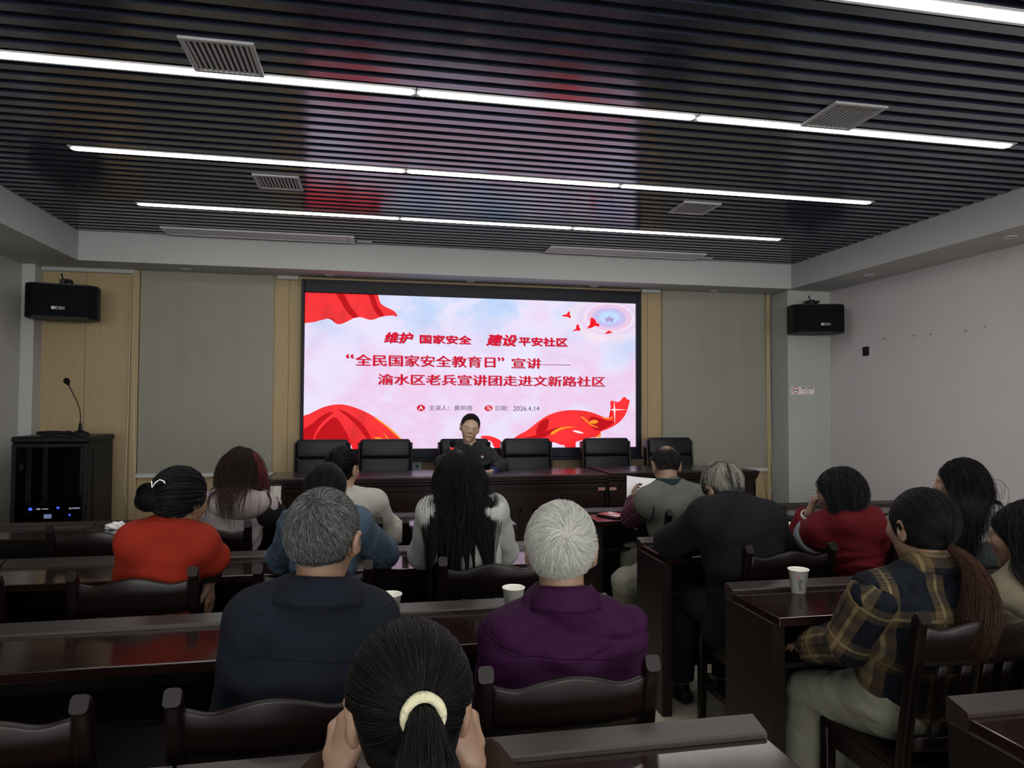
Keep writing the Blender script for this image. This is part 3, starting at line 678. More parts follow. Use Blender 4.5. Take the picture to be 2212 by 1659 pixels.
# ---------------------------------------------------------------- head table (three units), its chairs
ZPL = .14
def head_desk(x0, x1, dz, label):
    t = empty('head_table', ((x0+x1)/2, 5.4, ZPL), 0, label, 'table', 'head table units')
    h = (x1-x0)/2-.002; H = .76+dz
    bm = NB(); prof = [(0, H), (-.0, H-.018), (.012, H-.024), (.012, H-.038), (.03, H-.048), (.03, H-.062), (.045, H-.07), (.60, H-.07), (.60, H)]
    prism_x(bm, prof, -h, h); bmesh.ops.bevel(bm, geom=[e for e in bm.edges if abs(e.verts[0].co.z-H) < 1e-4 and abs(e.verts[1].co.z-H) < 1e-4], offset=.004, segments=2, affect='EDGES')
    obj('table_top', bm, MAT['podium_wood'], t)
    bm = NB(); box(bm, -h+.01, h-.01, .06, .08, .02, H-.07, .002); box(bm, -h+.01, h-.01, .045, .06, .0, .09, .006); box(bm, -h+.01, h-.01, .05, .06, H-.115, H-.07, .004)
    obj('front_panel', bm, MAT['podium_wood'], t)
    for s in (-1, 1):           # raised picture-frame mouldings on the front
        bm = NB(); a, b, z0, z1 = s*h/2-h*.42, s*h/2+h*.42, .16, H-.28
        pts = [(a, .058, z0), (b, .058, z0), (b, .058, z1), (a, .058, z1)]
        for (p, q) in zip(pts, pts[1:]+pts[:1]):
            horiz = abs(p[2]-q[2]) < 1e-6
            xa, xb, za, zb = min(p[0], q[0]), max(p[0], q[0]), min(p[2], q[2]), max(p[2], q[2])
            box(bm, xa-.012, xb+.012, .048, .062, za-.012, zb+.012, .005)
        obj('panel_moulding', bm, MAT['podium_wood'], t)
        obj('side_panel', box(NB(), s*h-.024 if s > 0 else -h, h if s > 0 else -h+.024, .06, .58, 0, H-.07, .002), MAT['podium_wood'], t)
        obj('desk_pad', box(NB(), s*h/2-h*.45, s*h/2+h*.45, .075, .57, H, H+.003, .001), MAT['pad_leather'], t)
    return t
plain('sticker_pink', (.35, .16, .15), .5, noise=.3, nscale=200)
ht = [head_desk(-.82, .53, 0, 'left unit of the long mahogany head table on the platform'), head_desk(.53, 1.875, 0, 'middle unit of the long mahogany head table, where the lecturer sits'),
      head_desk(1.875, 3.225, .012, 'right unit of the long mahogany head table, at the column end')]
for i, x in ((0, .62), (1, .625), (2, -.625)):
    bm = NB(); box(bm, x-.03, x+.03, .0485, .0505, .625, .650); obj('asset_sticker', bm, MAT['sticker_pink'], ht[i])
def leather_chair():
    t = empty('leather_armchair', (0, 0, ZPL), 0, 'x', 'chair', 'black leather armchairs behind the head table')
    bm = NB(); box(bm, -.235, .235, -.24, .20, .39, .49, .03, 3); obj('seat', bm, MAT['black_leather'], t, True)
    M = Matrix.Translation((0, .20, .46)) @ Matrix.Rotation(-.10, 4, 'X')
    bm = NB(); box(bm, -.228, .228, -.05, .035, .02, .375, .026, 3, M=M); obj('lower_back_cushion', bm, MAT['black_leather'], t, True)
    bm = NB(); box(bm, -.228, .228, -.058, .035, .372, .545, .028, 3, M=M); obj('upper_back_cushion', bm, MAT['black_leather'], t, True)
    bm = NB(); box(bm, -.22, .22, .03, .052, .0, .53, .006, M=M)
    for s in (-1, 1): box(bm, s*.238-.009, s*.238+.009, -.045, .055, -.02, .515, .008, 2, M=M)
    obj('back_frame', bm, MAT['podium_wood'], t)
    for s in (-1, 1):
        bm = NB(); sweep(bm, [(s*.255, .24, .60), (s*.262, .05, .635), (s*.262, -.15, .64), (s*.258, -.24, .60), (s*.252, -.245, .40), (s*.25, -.235, .0)], rrect(.04, .035, .01), ups=[(1, 0, 0)]*6)
        obj('arm', bm, MAT['podium_wood'], t, True)
        bm = NB(); sweep(bm, [(s*.225, .30, .0), (s*.228, .24, .25), (s*.232, .21, .5)], rrect(.04, .04, .01), ups=[(1, 0, 0)]*3); obj('leg', bm, MAT['podium_wood'], t)
    bm = NB(); box(bm, -.235, .235, -.235, -.21, .33, .385, .004); box(bm, -.235, .235, .17, .2, .33, .385, .004); box(bm, -.235, -.21, -.21, .17, .33, .385, .004); box(bm, .21, .235, -.21, .17, .33, .385, .004)
    obj('seat_rail', bm, MAT['podium_wood'], t)
    return t
LC = [(-.47, 'first black leather armchair at the head table, left end under the screen corner'), (.09, 'second black leather armchair from the left at the head table'), (.82, 'black leather armchair behind the seated lecturer'),
      (1.42, 'empty black leather armchair right beside the lecturer'), (2.215, 'black leather armchair under the screen right corner'), (2.875, 'rightmost black leather armchair, in front of the right blind')]
proto = None
for x, lb in LC:
    o = leather_chair() if proto is None else copy_tree(proto)
    proto = proto or o
    o.location = (x, 6.25, ZPL); o['label'] = lb
# ---------------------------------------------------------------- audience desks
def audience_desk(x0, x1, yr, label):
    t = empty('conference_desk', ((x0+x1)/2, yr, 0), 0, label, 'desk', 'audience desks in rows')
    h = (x1-x0)/2-.003
    bm = NB(); box(bm, -h, h, -.375, -.066, .725, .755, .003, 2); obj('desktop', bm, MAT['desk_wood'], t)
    bm = NB(); prism_x(bm, [(0, .725), (0, .776), (-.006, .782), (-.060, .768), (-.064, .764), (-.064, .725)], -h, h); obj('raised_edge', bm, MAT['edge_wood'], t)
    obj('front_panel', box(NB(), -h+.05, h-.05, -.05, -.03, .12, .725, .001), MAT['desk_panel_wood'], t)
    for s in (-1, 1):
        bm = NB(); a = s*(h-.025); box(bm, a-.025, a+.025, -.33, -.004, 0, .725, .003); obj('side_panel', bm, MAT['desk_panel_wood'], t)
    obj('shelf', box(NB(), -h+.05, h-.05, -.30, -.05, .555, .573, .001), MAT['desk_panel_wood'], t)
    return t
RY = {'A': 4.44, 'B': 3.425, 'C': 2.44, 'D': 1.435}
LX = [(-2.79, -1.58), (-1.578, -.368), (-.366, .835)]; RX = [(1.335, 2.535), (2.537, 3.737)]
nmL = ['leftmost', 'second', 'aisle end']
rown = {'A': 'front row', 'B': 'second row', 'C': 'third row', 'D': 'nearest row'}
beside = {'A': {0: 'front row desk beside the equipment rack, with a phone and tissue on it', 1: 'front row desk with the laptop on it', 2: 'front row desk in the left block by the aisle, before the white blouse', 3: 'front row desk where the grey vest man sits, with a red booklet', 4: 'front row desk at the far right near the wall'},
          'B': {0: 'second row desk at the left edge of the photo', 1: 'second row desk the orange sweater woman leans on', 2: 'second row desk of the denim jacket and long haired women', 3: 'second row desk of the man in dark suit, by the aisle', 4: 'second row desk at the far right before the long haired woman in dark jacket'},
          'C': {0: 'third row desk at the far left edge, mostly outside the photo', 1: 'third row desk left of the man in navy jacket', 2: 'third row desk with two paper cups', 3: 'third row desk with one paper cup, before the plaid shirt woman', 4: 'third row desk at the far right, hidden behind the plaid shirt woman'},
          'D': {0: 'nearest row desk at the bottom left, outside the photo', 1: 'nearest row desk whose edge shows at the bottom left corner', 2: 'nearest row desk the cream scrunchie woman leans on', 3: 'dark desk in the bottom right corner', 4: 'nearest row desk right of the bottom right corner, outside the photo'}}
for r in 'ABCD':
    for i, (x0, x1) in enumerate(LX+RX):
        dy = .06 if (r == 'C' and i > 2) else 0
        audience_desk(x0, x1, RY[r]+dy, beside[r][i])
# ---------------------------------------------------------------- wooden audience chairs
def wooden_chair():
    t = empty('wooden_chair', (0, 0, 0), 0, 'x', 'chair', 'dark wooden audience chairs')
    m = MAT['chair_wood']; lean = lambda z: -.0 if z < .43 else -.075*((z-.43)/.45)**1.15
    for s in (-1, 1):
        x = s*.192
        pts = [(x, .015-.03*(1-z/.43), z) if z < .43 else (x, lean(z), z) for z in (0, .2, .43, .55, .68, .78, .84, .865)]
        pts += [(x, lean(.865)-.006, .878), (x, lean(.865)-.018, .884)]
        bm = NB(); sweep(bm, pts, rrect(.036, .034, .009), ups=[(1, 0, 0)]*10); obj('post', bm, m, t)
        bm = NB(); sweep(bm, [(x*.98, .350, 0), (x*.98, .342, .2), (x*.98, .338, .40)], rrect(.038, .038, .006), ups=[(1, 0, 0)]*3, scale=[.8, .95, 1]); obj('leg', bm, m, t)
        bm = NB(); box(bm, x*.99-.011, x*.99+.011, .0, .34, .17, .20, .003); obj('stretcher', bm, m, t)
        bm = NB(); box(bm, x*.99-.011, x*.99+.011, .0, .34, .345, .395, .002); obj('seat_rail', bm, m, t)
    # crest board with wavy top edge
    bm = NB(); n = 28; rows = []
    top = lambda u: .848 + .020*math.exp(-(u/.42)**2) - .007*math.exp(-((abs(u)-.66)/.18)**2)+.004*max(0, abs(u)-.8)/.2
    for i in range(n+1):
        u = -1+2*i/n; x = u*.180; c = -.018*(1-u*u); r = []
        zt = top(u); zs = [.738, .76, .80, zt-.006, zt, zt, zt-.006, .80, .76, .738]
        off = [-.011, -.011, -.011, -.011, -.007, .007, .011, .011, .011, .011]
        for z, o_ in zip(zs, off): r.append(bm.verts.new((x, lean(z)+c+o_, z)))
        rows.append(r)
    m_ = len(rows[0])
    for a, b in zip(rows, rows[1:]):
        for j in range(m_): f = bm.faces.new((a[j], a[(j+1) % m_], b[(j+1) % m_], b[j])); f.smooth = True
    bm.faces.new(rows[0]); bm.faces.new(rows[-1][::-1])
    obj('crest_rail', bm, m, t)
    bm = NB(); sweep(bm, [(-.18, lean(.5), .50), (-.09, lean(.5)-.012, .50), (0, lean(.5)-.016, .50), (.09, lean(.5)-.012, .50), (.18, lean(.5), .50)], rrect(.022, .04, .004)); obj('lower_rail', bm, m, t)
    for x, w_ in ((-.108, .03), (-.036, .034), (.036, .034), (.108, .03)):
        c = -.018*(1-(x/.18)**2)
        bm = NB(); sweep(bm, [(x, lean(z)+c, z) for z in (.505, .58, .66, .75)], rrect(w_, .012, .003), ups=[(0, 1, 0)]*4)
        obj('slat', bm, m, t)
    bm = NB(); box(bm, -.205, .205, .005, .365, .395, .425, .01, 2); obj('seat', bm, m, t)
    obj('front_rail', box(NB(), -.17, .17, .325, .345, .345, .395, .002), m, t)
    return t
WC = [('A', -1.277, 0, 'empty wooden chair at the front row beside the equipment rack'), ('A', -.797, 0, 'wooden chair of the woman in the pale hooded jacket'), ('A', -.168, 0, 'wooden chair of the woman in the white blouse'), ('A', .347, 0, 'front row wooden chair half hidden behind the long haired woman in white'),
      ('A', 1.772, 0, 'wooden chair of the man in the grey vest'), ('A', 2.46, 0, 'front row wooden chair seen right of the red sweater woman'),
      ('B', -1.425, 0, 'second row wooden chair at the left edge of the photo'), ('B', -.812, 0, 'wooden chair of the woman in the orange sweater'), ('B', -.213, 0, 'wooden chair of the woman in the denim jacket'), ('B', .443, 0, 'wooden chair of the long haired woman in the white cardigan'),
      ('B', 1.692, 0, 'wooden chair of the man in the dark suit'), ('B', 2.385, 0, 'wooden chair right of the red sweater woman, before the plaid shirt woman'), ('B', 2.95, 0, 'wooden chair of the long haired woman at the far right'),
      ('C', -.752, 0, 'empty wooden chair at the bottom left'), ('C', -.2, 0, 'wooden chair of the man in the navy jacket'), ('C', .432, 0, 'wooden chair of the white haired man in purple'), ('C', 1.69, .18, 'wooden chair of the woman in the plaid shirt'), ('C', 2.30, -.05, 'wooden chair of the woman in the khaki shirt'),
      ('D', .02, -1, 'wooden chair of the woman with the cream scrunchie')]
CY = {'A': 3.64, 'B': 2.68, 'C': 1.585, 'D': .50}
proto = None
for r, x, dy, lb in WC:
    o = wooden_chair() if proto is None else copy_tree(proto)
    proto = proto or o
    o.location = (x, CY[r]+(dy if dy > -.5 else 0), 0); o['label'] = lb
# ---------------------------------------------------------------- small things on the desks
ZD = .756
def paper_cup(loc, label, kind, rot=0, s=1.0):
    t = empty('paper_cup', loc, rot, label, 'cup', 'white paper cups')
    H = .088
    bm = NB(); lathe(bm, [(0, .004), (.0245, .004), (.0245, 0), (.026, 0), (.0365, H-.002), (.0385, H-.002), (.0395, H), (.0385, H+.002), (.0365, H+.001), (.0355, H-.002), (.0252, .006), (0, .006)], 40)
    obj('cup_wall', bm, MAT['cup_paper'], t)
    R = lambda z: .026+.0105*z/(H-.002)+.0004
    def wrap(poly_or_mesh, a0, name, mat):
        if isinstance(poly_or_mesh, bpy.types.Mesh):
            for v in poly_or_mesh.vertices:
                u, z = v.co.x, v.co.y; r = R(z); a = a0+u/r; v.co = (r*math.cos(a), r*math.sin(a), z)
            return obj(name, poly_or_mesh, mat, t)
        bm = NB()
        for p in poly_or_mesh:
            vs = []
            for u, z in p: r = R(z); a = a0+u/r; vs.append(bm.verts.new((r*math.cos(a), r*math.sin(a), z)))
            bm.faces.new(vs)
        return obj(name, bm, mat, t)
    if kind == 'text':
        for ch, z0, h, dx in (('中', .037, .020, .001), ('国', .024, .014, -.001), ('风', .010, .014, .001)):
            me = text_mesh(ch, bold=.012, shear=.15); c = np.array([v.co[:] for v in me.vertices]); lo, hi = c.min(0), c.max(0)
            for v in me.vertices: v.co = (dx+((v.co.x-lo[0])/(hi[0]-lo[0])-.5)*h*.85, z0+(v.co.y-lo[1])/(hi[1]-lo[1])*h, 0)
            wrap(me, -PI/2, 'calligraphy', MAT['pale_ink'])
        wrap([[(-.006, .060), (-.002, .0605), (-.0015, .066), (-.004, .069), (-.0065, .066)]], -PI/2, 'red_seal', MAT['red_ink'])
    else:
        rnd = random.Random(7); ps = []
        for k in range(22):
            a = rnd.uniform(-.4, 3.6); l = rnd.uniform(.006, .013); cx, cz = rnd.uniform(-.008, .010), rnd.uniform(.036, .052)
            d = (math.cos(a), math.sin(a)*.9-.3); q = (-d[1]*.0011, d[0]*.0011)
            ps.append([(cx, cz), (cx+d[0]*l*.5+q[0], cz+d[1]*l*.5+q[1]), (cx+d[0]*l, cz+d[1]*l), (cx+d[0]*l*.5-q[0], cz+d[1]*l*.5-q[1])])
        for k in range(5): ps.append([(-.016+.0004*k, .028+.009*k), (-.0148+.0004*k, .028+.009*k), (-.0148+.0004*k, .036+.009*k), (-.016+.0004*k, .036+.009*k)])
        wrap(ps, -PI/2, 'bamboo_print', MAT['pale_ink'])
        wrap([[(.010+.004*j, .016+.004*k), (.0125+.004*j, .016+.004*k), (.0125+.004*j, .0185+.004*k), (.010+.004*j, .0185+.004*k)] for j in range(2) for k in range(4)], -PI/2, 'small_writing', MAT['pale_ink'])
    return t
plain('cup_paper', (.84, .84, .76), .6)
plain('red_booklet', (.42, .015, .02), .35, noise=.3, nscale=25)
plain('phone_black', (.008, .008, .009), .15)
plain('pale_screen', (.5, .5, .5), .3)
paper_cup((.052, 2.325, ZD), 'white paper cup with bamboo print partly behind the navy jacket shoulder', 'bamboo', .1)
paper_cup((.468, 2.335, ZD), 'white paper cup with bamboo print left of the white haired man', 'bamboo', -.35)
paper_cup((1.592, 2.40, ZD), 'white paper cup with black calligraphy and red seal on the right desk', 'text', -.42)
paper_cup((2.165, 3.33, ZD), 'white paper cup just peeking out between the dark suit and the red sweater', 'bamboo', .5)
t = empty('mobile_phone', (-1.545, 4.27, ZD), .5, 'black phone lying on the front row desk by the rack', 'phone')
obj('body', box(NB(), -.037, .037, -.078, .078, 0, .009, .003), MAT['phone_black'], t)
t = empty('tissue', (-1.44, 4.30, ZD), .2, 'crumpled white tissue on the front row desk behind the orange sweater', 'tissue')
bm = NB(); bmesh.ops.create_icosphere(bm, subdivisions=4, radius=.042); rnd = random.Random(3)
from mathutils import noise as mn
for v in bm.verts:
    v.co += v.normal*mn.noise(v.co*45)*.016; v.co.z = max(v.co.z*.62, -.012)+.012; v.co.x *= 1.2
obj('crumple', bm, MAT['paper'], t, True)
t = empty('booklet', (1.50, 4.235, ZD), .5, 'glossy red and white booklet with a phone pouch on the front row desk', 'booklet')
obj('cover', box(NB(), -.06, .06, -.085, .085, .010, .014, .001), MAT['red_booklet'], t)
bm = NB()
for p in ([(-.06, -.085), (.0, -.085), (-.03, -.02), (-.06, .0)], [(-.02, .02), (.02, -.01), (.035, .01), (-.01, .05)], [(.03, .04), (.055, .05), (.05, .08), (.02, .07)]): bm.faces.new([bm.verts.new((x, y, .0145)) for x, y in p])
obj('cover_print', bm, MAT['paper'], t)
obj('pouch', box(NB(), -.068, .068, -.09, .09, 0, .010, .003), MAT['phone_black'], t)
bm = NB(); tube(bm, [(-.01, -.09, .006), (.0, -.12, .004), (.0, -.16, .003), (.0, -.178, -.004), (.0, -.184, -.03)], .003, 6); lathe(bm, [(0, 0), (.010, .004), (.012, .016), (.004, .032), (0, .034)], 12, c=(.0, -.184, -.062)); obj('lanyard', bm, MAT['white_plastic'], t)
t = empty('laptop', (-.705, 4.24, ZD), 0, 'open laptop on the front row desk before the woman in the pale jacket', 'laptop')
obj('keyboard_base', box(NB(), -.155, .155, -.115, .105, 0, .016, .004), MAT['steel'], t)
M = Matrix.Translation((0, .10, .016)) @ Matrix.Rotation(-.28, 4, 'X')
obj('lid', box(NB(), -.155, .155, 0, .007, .0, .212, .003, M=M), MAT['black_plastic'], t)
def laptop_screen():
    m = NT('laptop_screen'); v = m.coords('Object', (14, 1, 14)); n = m.noise(v, 1.4, 3)
    c = m.ramp(n, [(.4, lin(160, 160, 150)), (.62, lin(150, 148, 138)), (.7, lin(130, 90, 70))])
    m.base((0, 0, 0)); m.l(c, m.b.inputs['Emission Color']); m.b.inputs['Emission Strength'].default_value = .7; MAT['laptop_screen'] = m.m
laptop_screen()
obj('display', box(NB(), -.147, .147, -.001, 0, .010, .204, 0, M=M), MAT['laptop_screen'], t)
obj('screen_bezel', box(NB(), -.152, .152, -.0006, 0.0, .004, .209, 0, M=M), MAT['phone_black'], t)
microphone((.60, 5.62, ZPL+.763), [(0, 0, .09), (0, 0, .13), (.002, .0, .17), (.006, -.004, .20), (.010, -.012, .225)], 'gooseneck microphone with red light ring in front of the lecturer', True)

# ================================================================ people
V3 = lambda *a: np.array(a, dtype=float)
def nrm(v): v = np.asarray(v, float); return v/(np.linalg.norm(v)+1e-12)
def rotm(yaw=0, pitch=0, roll=0):
    """columns: right, forward, up. yaw + turns left, pitch + looks up, roll + tips to the right ear (degrees)"""
    y, p, r = np.radians([yaw, pitch, roll])
    Rz = V3([np.cos(y), -np.sin(y), 0], [np.sin(y), np.cos(y), 0], [0, 0, 1])
    Rx = V3([1, 0, 0], [0, np.cos(p), -np.sin(p)], [0, np.sin(p), np.cos(p)])
    Ry = V3([np.cos(r), 0, np.sin(r)], [0, 1, 0], [-np.sin(r), 0, np.cos(r)])
    return Rz @ Rx @ Ry
# signed-distance primitives: each returns (function(X,Y,Z), lo, hi)
def s_cone(a, b, ra, rb):
    a, b = np.asarray(a, float), np.asarray(b, float); ab = b-a; L = ab @ ab + 1e-12
    def f(X, Y, Z):
        t = np.clip(((X-a[0])*ab[0]+(Y-a[1])*ab[1]+(Z-a[2])*ab[2])/L, 0, 1)
        return np.sqrt((X-a[0]-t*ab[0])**2+(Y-a[1]-t*ab[1])**2+(Z-a[2]-t*ab[2])**2)-(ra+(rb-ra)*t)
    r = max(ra, rb); return f, np.minimum(a, b)-r, np.maximum(a, b)+r
def s_ell(c, r, R=np.eye(3)):
    c, r = np.asarray(c, float), np.asarray(r, float)
    def f(X, Y, Z):
        x, y, z = X-c[0], Y-c[1], Z-c[2]
        q = [(x*R[0, i]+y*R[1, i]+z*R[2, i])/r[i] for i in range(3)]
        k0 = np.sqrt(q[0]**2+q[1]**2+q[2]**2)
        k1 = np.sqrt((q[0]/r[0])**2+(q[1]/r[1])**2+(q[2]/r[2])**2)+1e-9
        return k0*(k0-1)/k1
    e = np.sqrt(((R*r)**2).sum(1)); return f, c-e, c+e
def s_ecap(a, b, u, wa, wb):
    """elliptic capsule: half-widths (side, depth) wa at a and wb at b; u = side direction"""
    a, b = np.asarray(a, float), np.asarray(b, float); L = np.linalg.norm(b-a); w = (b-a)/L
    u = nrm(u-w*(u @ w)); v = np.cross(w, u)
    def f(X, Y, Z):
        x, y, z = X-a[0], Y-a[1], Z-a[2]
        h = x*w[0]+y*w[1]+z*w[2]; t = np.clip(h/L, 0, 1); o = h-t*L
        W = wa[0]+(wb[0]-wa[0])*t; D = wa[1]+(wb[1]-wa[1])*t
        q = np.sqrt(((x*u[0]+y*u[1]+z*u[2])/W)**2+((x*v[0]+y*v[1]+z*v[2])/D)**2+(o/(.5*(W+D)*.7))**2)
        return (q-1)*np.minimum(W, D)
    r = max(*wa, *wb); return f, np.minimum(a, b)-r, np.maximum(a, b)+r
def s_cut(prim, p0, n):
    """primitive cut off by a plane (keeps the side against n)"""
    f, lo, hi = prim; n = nrm(n)
    return (lambda X, Y, Z: np.maximum(f(X, Y, Z), (X-p0[0])*n[0]+(Y-p0[1])*n[1]+(Z-p0[2])*n[2])), lo, hi
class Grid:
    def __init__(s, lo, hi, vox):
        s.lo, s.v = np.asarray(lo, float), vox
        n = np.ceil((np.asarray(hi)-s.lo)/vox).astype(int)+1
        s.ax = [s.lo[i]+vox*np.arange(n[i]) for i in range(3)]; s.d = np.full(n, .5, np.float32)
    def put(s, prim, k=.012, op='u'):
        f, lo, hi = prim; pad = k+2.5*s.v
        i0 = np.maximum(np.floor((lo-pad-s.lo)/s.v).astype(int), 0); i1 = np.minimum(np.ceil((hi+pad-s.lo)/s.v).astype(int)+1, s.d.shape)
        if (i1 <= i0).any(): return
        sl = tuple(slice(a, b) for a, b in zip(i0, i1))
        X, Y, Z = s.ax[0][sl[0]][:, None, None], s.ax[1][sl[1]][None, :, None], s.ax[2][sl[2]][None, None, :]
        b = f(X, Y, Z).astype(np.float32); a = s.d[sl]
        if op == 'u': h = np.clip(.5+.5*(a-b)/k, 0, 1); s.d[sl] = a*(1-h)+b*h-k*h*(1-h)
        else: b = -b; h = np.clip(.5-.5*(a-b)/k, 0, 1); s.d[sl] = a*(1-h)+b*h+k*h*(1-h)
    def warp(s, amp, freq, seed, squash=(1, 1, 1)):
        m = np.abs(s.d) < .05; idx = np.nonzero(m)
        P = np.stack([s.ax[i][idx[i]] for i in range(3)], 1)*np.asarray(squash)
        w_ = wob(P, freq, seed); w2 = wob(P, freq*1.7, seed+40)
        s.d[m] += (amp*(.55*w_+.75*(1-2*np.abs(w2))*np.clip(.5+wob(P, freq*.45, seed+9), 0, 1.2))).astype(np.float32)
    def mesh(s):
        d = s.d; S = d < 0; nx, ny, nz = d.shape
        c = np.zeros((nx-1, ny-1, nz-1), np.int8)
        for i in (0, 1):
            for j in (0, 1):
                for k in (0, 1): c += S[i:nx-1+i, j:ny-1+j, k:nz-1+k]
        cell = np.stack(np.nonzero((c > 0) & (c < 8)), 1)
        vid = np.full(c.shape, -1, np.int64); vid[tuple(cell.T)] = np.arange(len(cell))
        acc = np.zeros((len(cell), 3)); cnt = np.zeros(len(cell))
        cor = [(i, j, k) for i in (0, 1) for j in (0, 1) for k in (0, 1)]
        val = {q: d[cell[:, 0]+q[0], cell[:, 1]+q[1], cell[:, 2]+q[2]] for q in cor}
        for q in cor:
            for ax in range(3):
                if q[ax]: continue
                q2 = list(q); q2[ax] = 1; q2 = tuple(q2); a, b = val[q], val[q2]; m = (a < 0) != (b < 0)
                t = a[m]/(a[m]-b[m]); p = np.repeat(V3(*q)[None], m.sum(), 0); p[:, ax] += t
                acc[m] += p; cnt[m] += 1
        vert = s.lo+s.v*(cell+acc/cnt[:, None])
        faces = []
        for ax in range(3):
            o1, o2 = [a for a in range(3) if a != ax]
            A = [slice(1, -1)]*3; A[ax] = slice(0, -1); B = list(A); B[ax] = slice(1, None)
            a, b = S[tuple(A)], S[tuple(B)]; e = np.stack(np.nonzero(a != b), 1)
            if not len(e): continue
            base = e.copy(); base[:, o1] += 1; base[:, o2] += 1; ins = a[tuple(e.T)]
            g = []
            for d1, d2 in ((0, 0), (-1, 0), (-1, -1), (0, -1)):
                q = base.copy(); q[:, o1] += d1; q[:, o2] += d2; g.append(vid[tuple(q.T)])
            F = np.stack(g, 1); flip = ins if ax != 1 else ~ins
            F[~flip] = F[~flip][:, ::-1]; faces.append(F)
        return vert, np.concatenate(faces)
def wob(P, freq, seed):
    r = np.random.RandomState(seed); o = np.zeros(len(P)); w = np.zeros_like(P)
    for _ in range(3): w += .35/freq*np.sin(P @ (r.normal(size=(3, 3))*freq*.6)+r.uniform(0, 6, 3))
    for i in range(4): o += np.sin((P+w) @ nrm(r.normal(size=3))*freq*(1+.5*i)+r.uniform(0, 6))/(1+.45*i)
    return o/2.2
def np_mesh(name, V, F, col=None, fab=None, smooth=True):
    me = bpy.data.meshes.new(name); me.vertices.add(len(V)); me.vertices.foreach_set('co', np.asarray(V, np.float32).ravel())
    n, k = F.shape; me.loops.add(n*k); me.loops.foreach_set('vertex_index', F.astype(np.int32).ravel())
    me.polygons.add(n); me.polygons.foreach_set('loop_start', np.arange(0, n*k, k, dtype=np.int32)); me.polygons.foreach_set('loop_total', np.full(n, k, np.int32))
    me.update(calc_edges=True)
    if smooth: me.polygons.foreach_set('use_smooth', np.ones(n, bool))
    if col is not None:
        at = me.attributes.new('Col', 'FLOAT_COLOR', 'POINT'); at.data.foreach_set('color', np.concatenate([col, np.ones((len(V), 1))], 1).astype(np.float32).ravel())
    if fab is not None:
        at = me.attributes.new('fab', 'FLOAT_VECTOR', 'POINT'); at.data.foreach_set('vector', np.asarray(fab, np.float32).ravel())
    me.update(); return me
def strands(P, r, col):
    """P (n,k,3) polylines -> three-sided tapering tubes; r (k,) or (n,k); col (n,3)"""
    n, k, _ = P.shape; T = np.gradient(P, axis=1); T /= np.linalg.norm(T, axis=2, keepdims=True)+1e-9
    ref = np.random.RandomState(1).normal(size=(n, 1, 3)); A = np.cross(T, ref); A /= np.linalg.norm(A, axis=2, keepdims=True)+1e-9; B = np.cross(T, A)
    rr = np.broadcast_to(r, (n, k))[..., None]
    ring = np.stack([P+rr*(A*math.cos(a)+B*math.sin(a)) for a in (0, 2.094, 4.189)], 2)      # n,k,3,3
    i = np.arange(n)[:, None, None]*k*3+np.arange(k-1)[None, :, None]*3; j = np.arange(3)[None, None, :]; j2 = (j+1) % 3
    F = np.stack([i+j, i+j2, i+3+j2, i+3+j], 3).reshape(-1, 4)
    return ring.reshape(-1, 3), F, np.repeat(col, k*3, 0)
def join(parts):
    V, F, C, o = [], [], [], 0
    for v, f, c in parts: V.append(v); F.append(f+o); C.append(c); o += len(v)
    return np.concatenate(V), np.concatenate(F), np.concatenate(C)
# ---- materials for people
def skin(name, c):
    t = NT(name); n = t.noise(t.coords('Object'), 40, 4)
    t.base(t.ramp(n, [(.3, tuple(x*.9 for x in c)), (.7, tuple(min(1, x*1.08) for x in c))])); t.set(Roughness=.5)
    t.b.inputs['Subsurface Weight'].default_value = .12; t.b.inputs['Subsurface Radius'].default_value = (.012, .004, .002); t.b.inputs['Subsurface Scale'].default_value = .4
    t.bump(t.noise(t.coords('Object'), 350, 2), .08, .001); MAT[name] = t.m
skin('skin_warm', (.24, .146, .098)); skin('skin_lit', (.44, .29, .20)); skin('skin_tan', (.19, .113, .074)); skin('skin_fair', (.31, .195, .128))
def hairmat(name, rough=.36, spec=.45):
    t = NT(name); a = t.n('ShaderNodeAttribute', attribute_name='Col'); t.base(a.outputs['Color']); t.set(Roughness=rough)
    t.b.inputs['Specular IOR Level'].default_value = spec; MAT[name] = t.m
hairmat('hair', .42, .09); hairmat('hair_matte', .6, .2)
def line(t, x, at, w):          # 1 on a line x = at, soft width w
    return t.math('SUBTRACT', 1, t.math('MINIMUM', t.math('DIVIDE', t.math('ABSOLUTE', t.math('SUBTRACT', x, at)), w), 1))
def fabric_coords(t):
    a = t.n('ShaderNodeAttribute', attribute_name='fab'); s = t.n('ShaderNodeSeparateXYZ'); t.l(a.outputs['Vector'], s.inputs[0]); return a.outputs['Vector'], s.outputs[0], s.outputs[1]
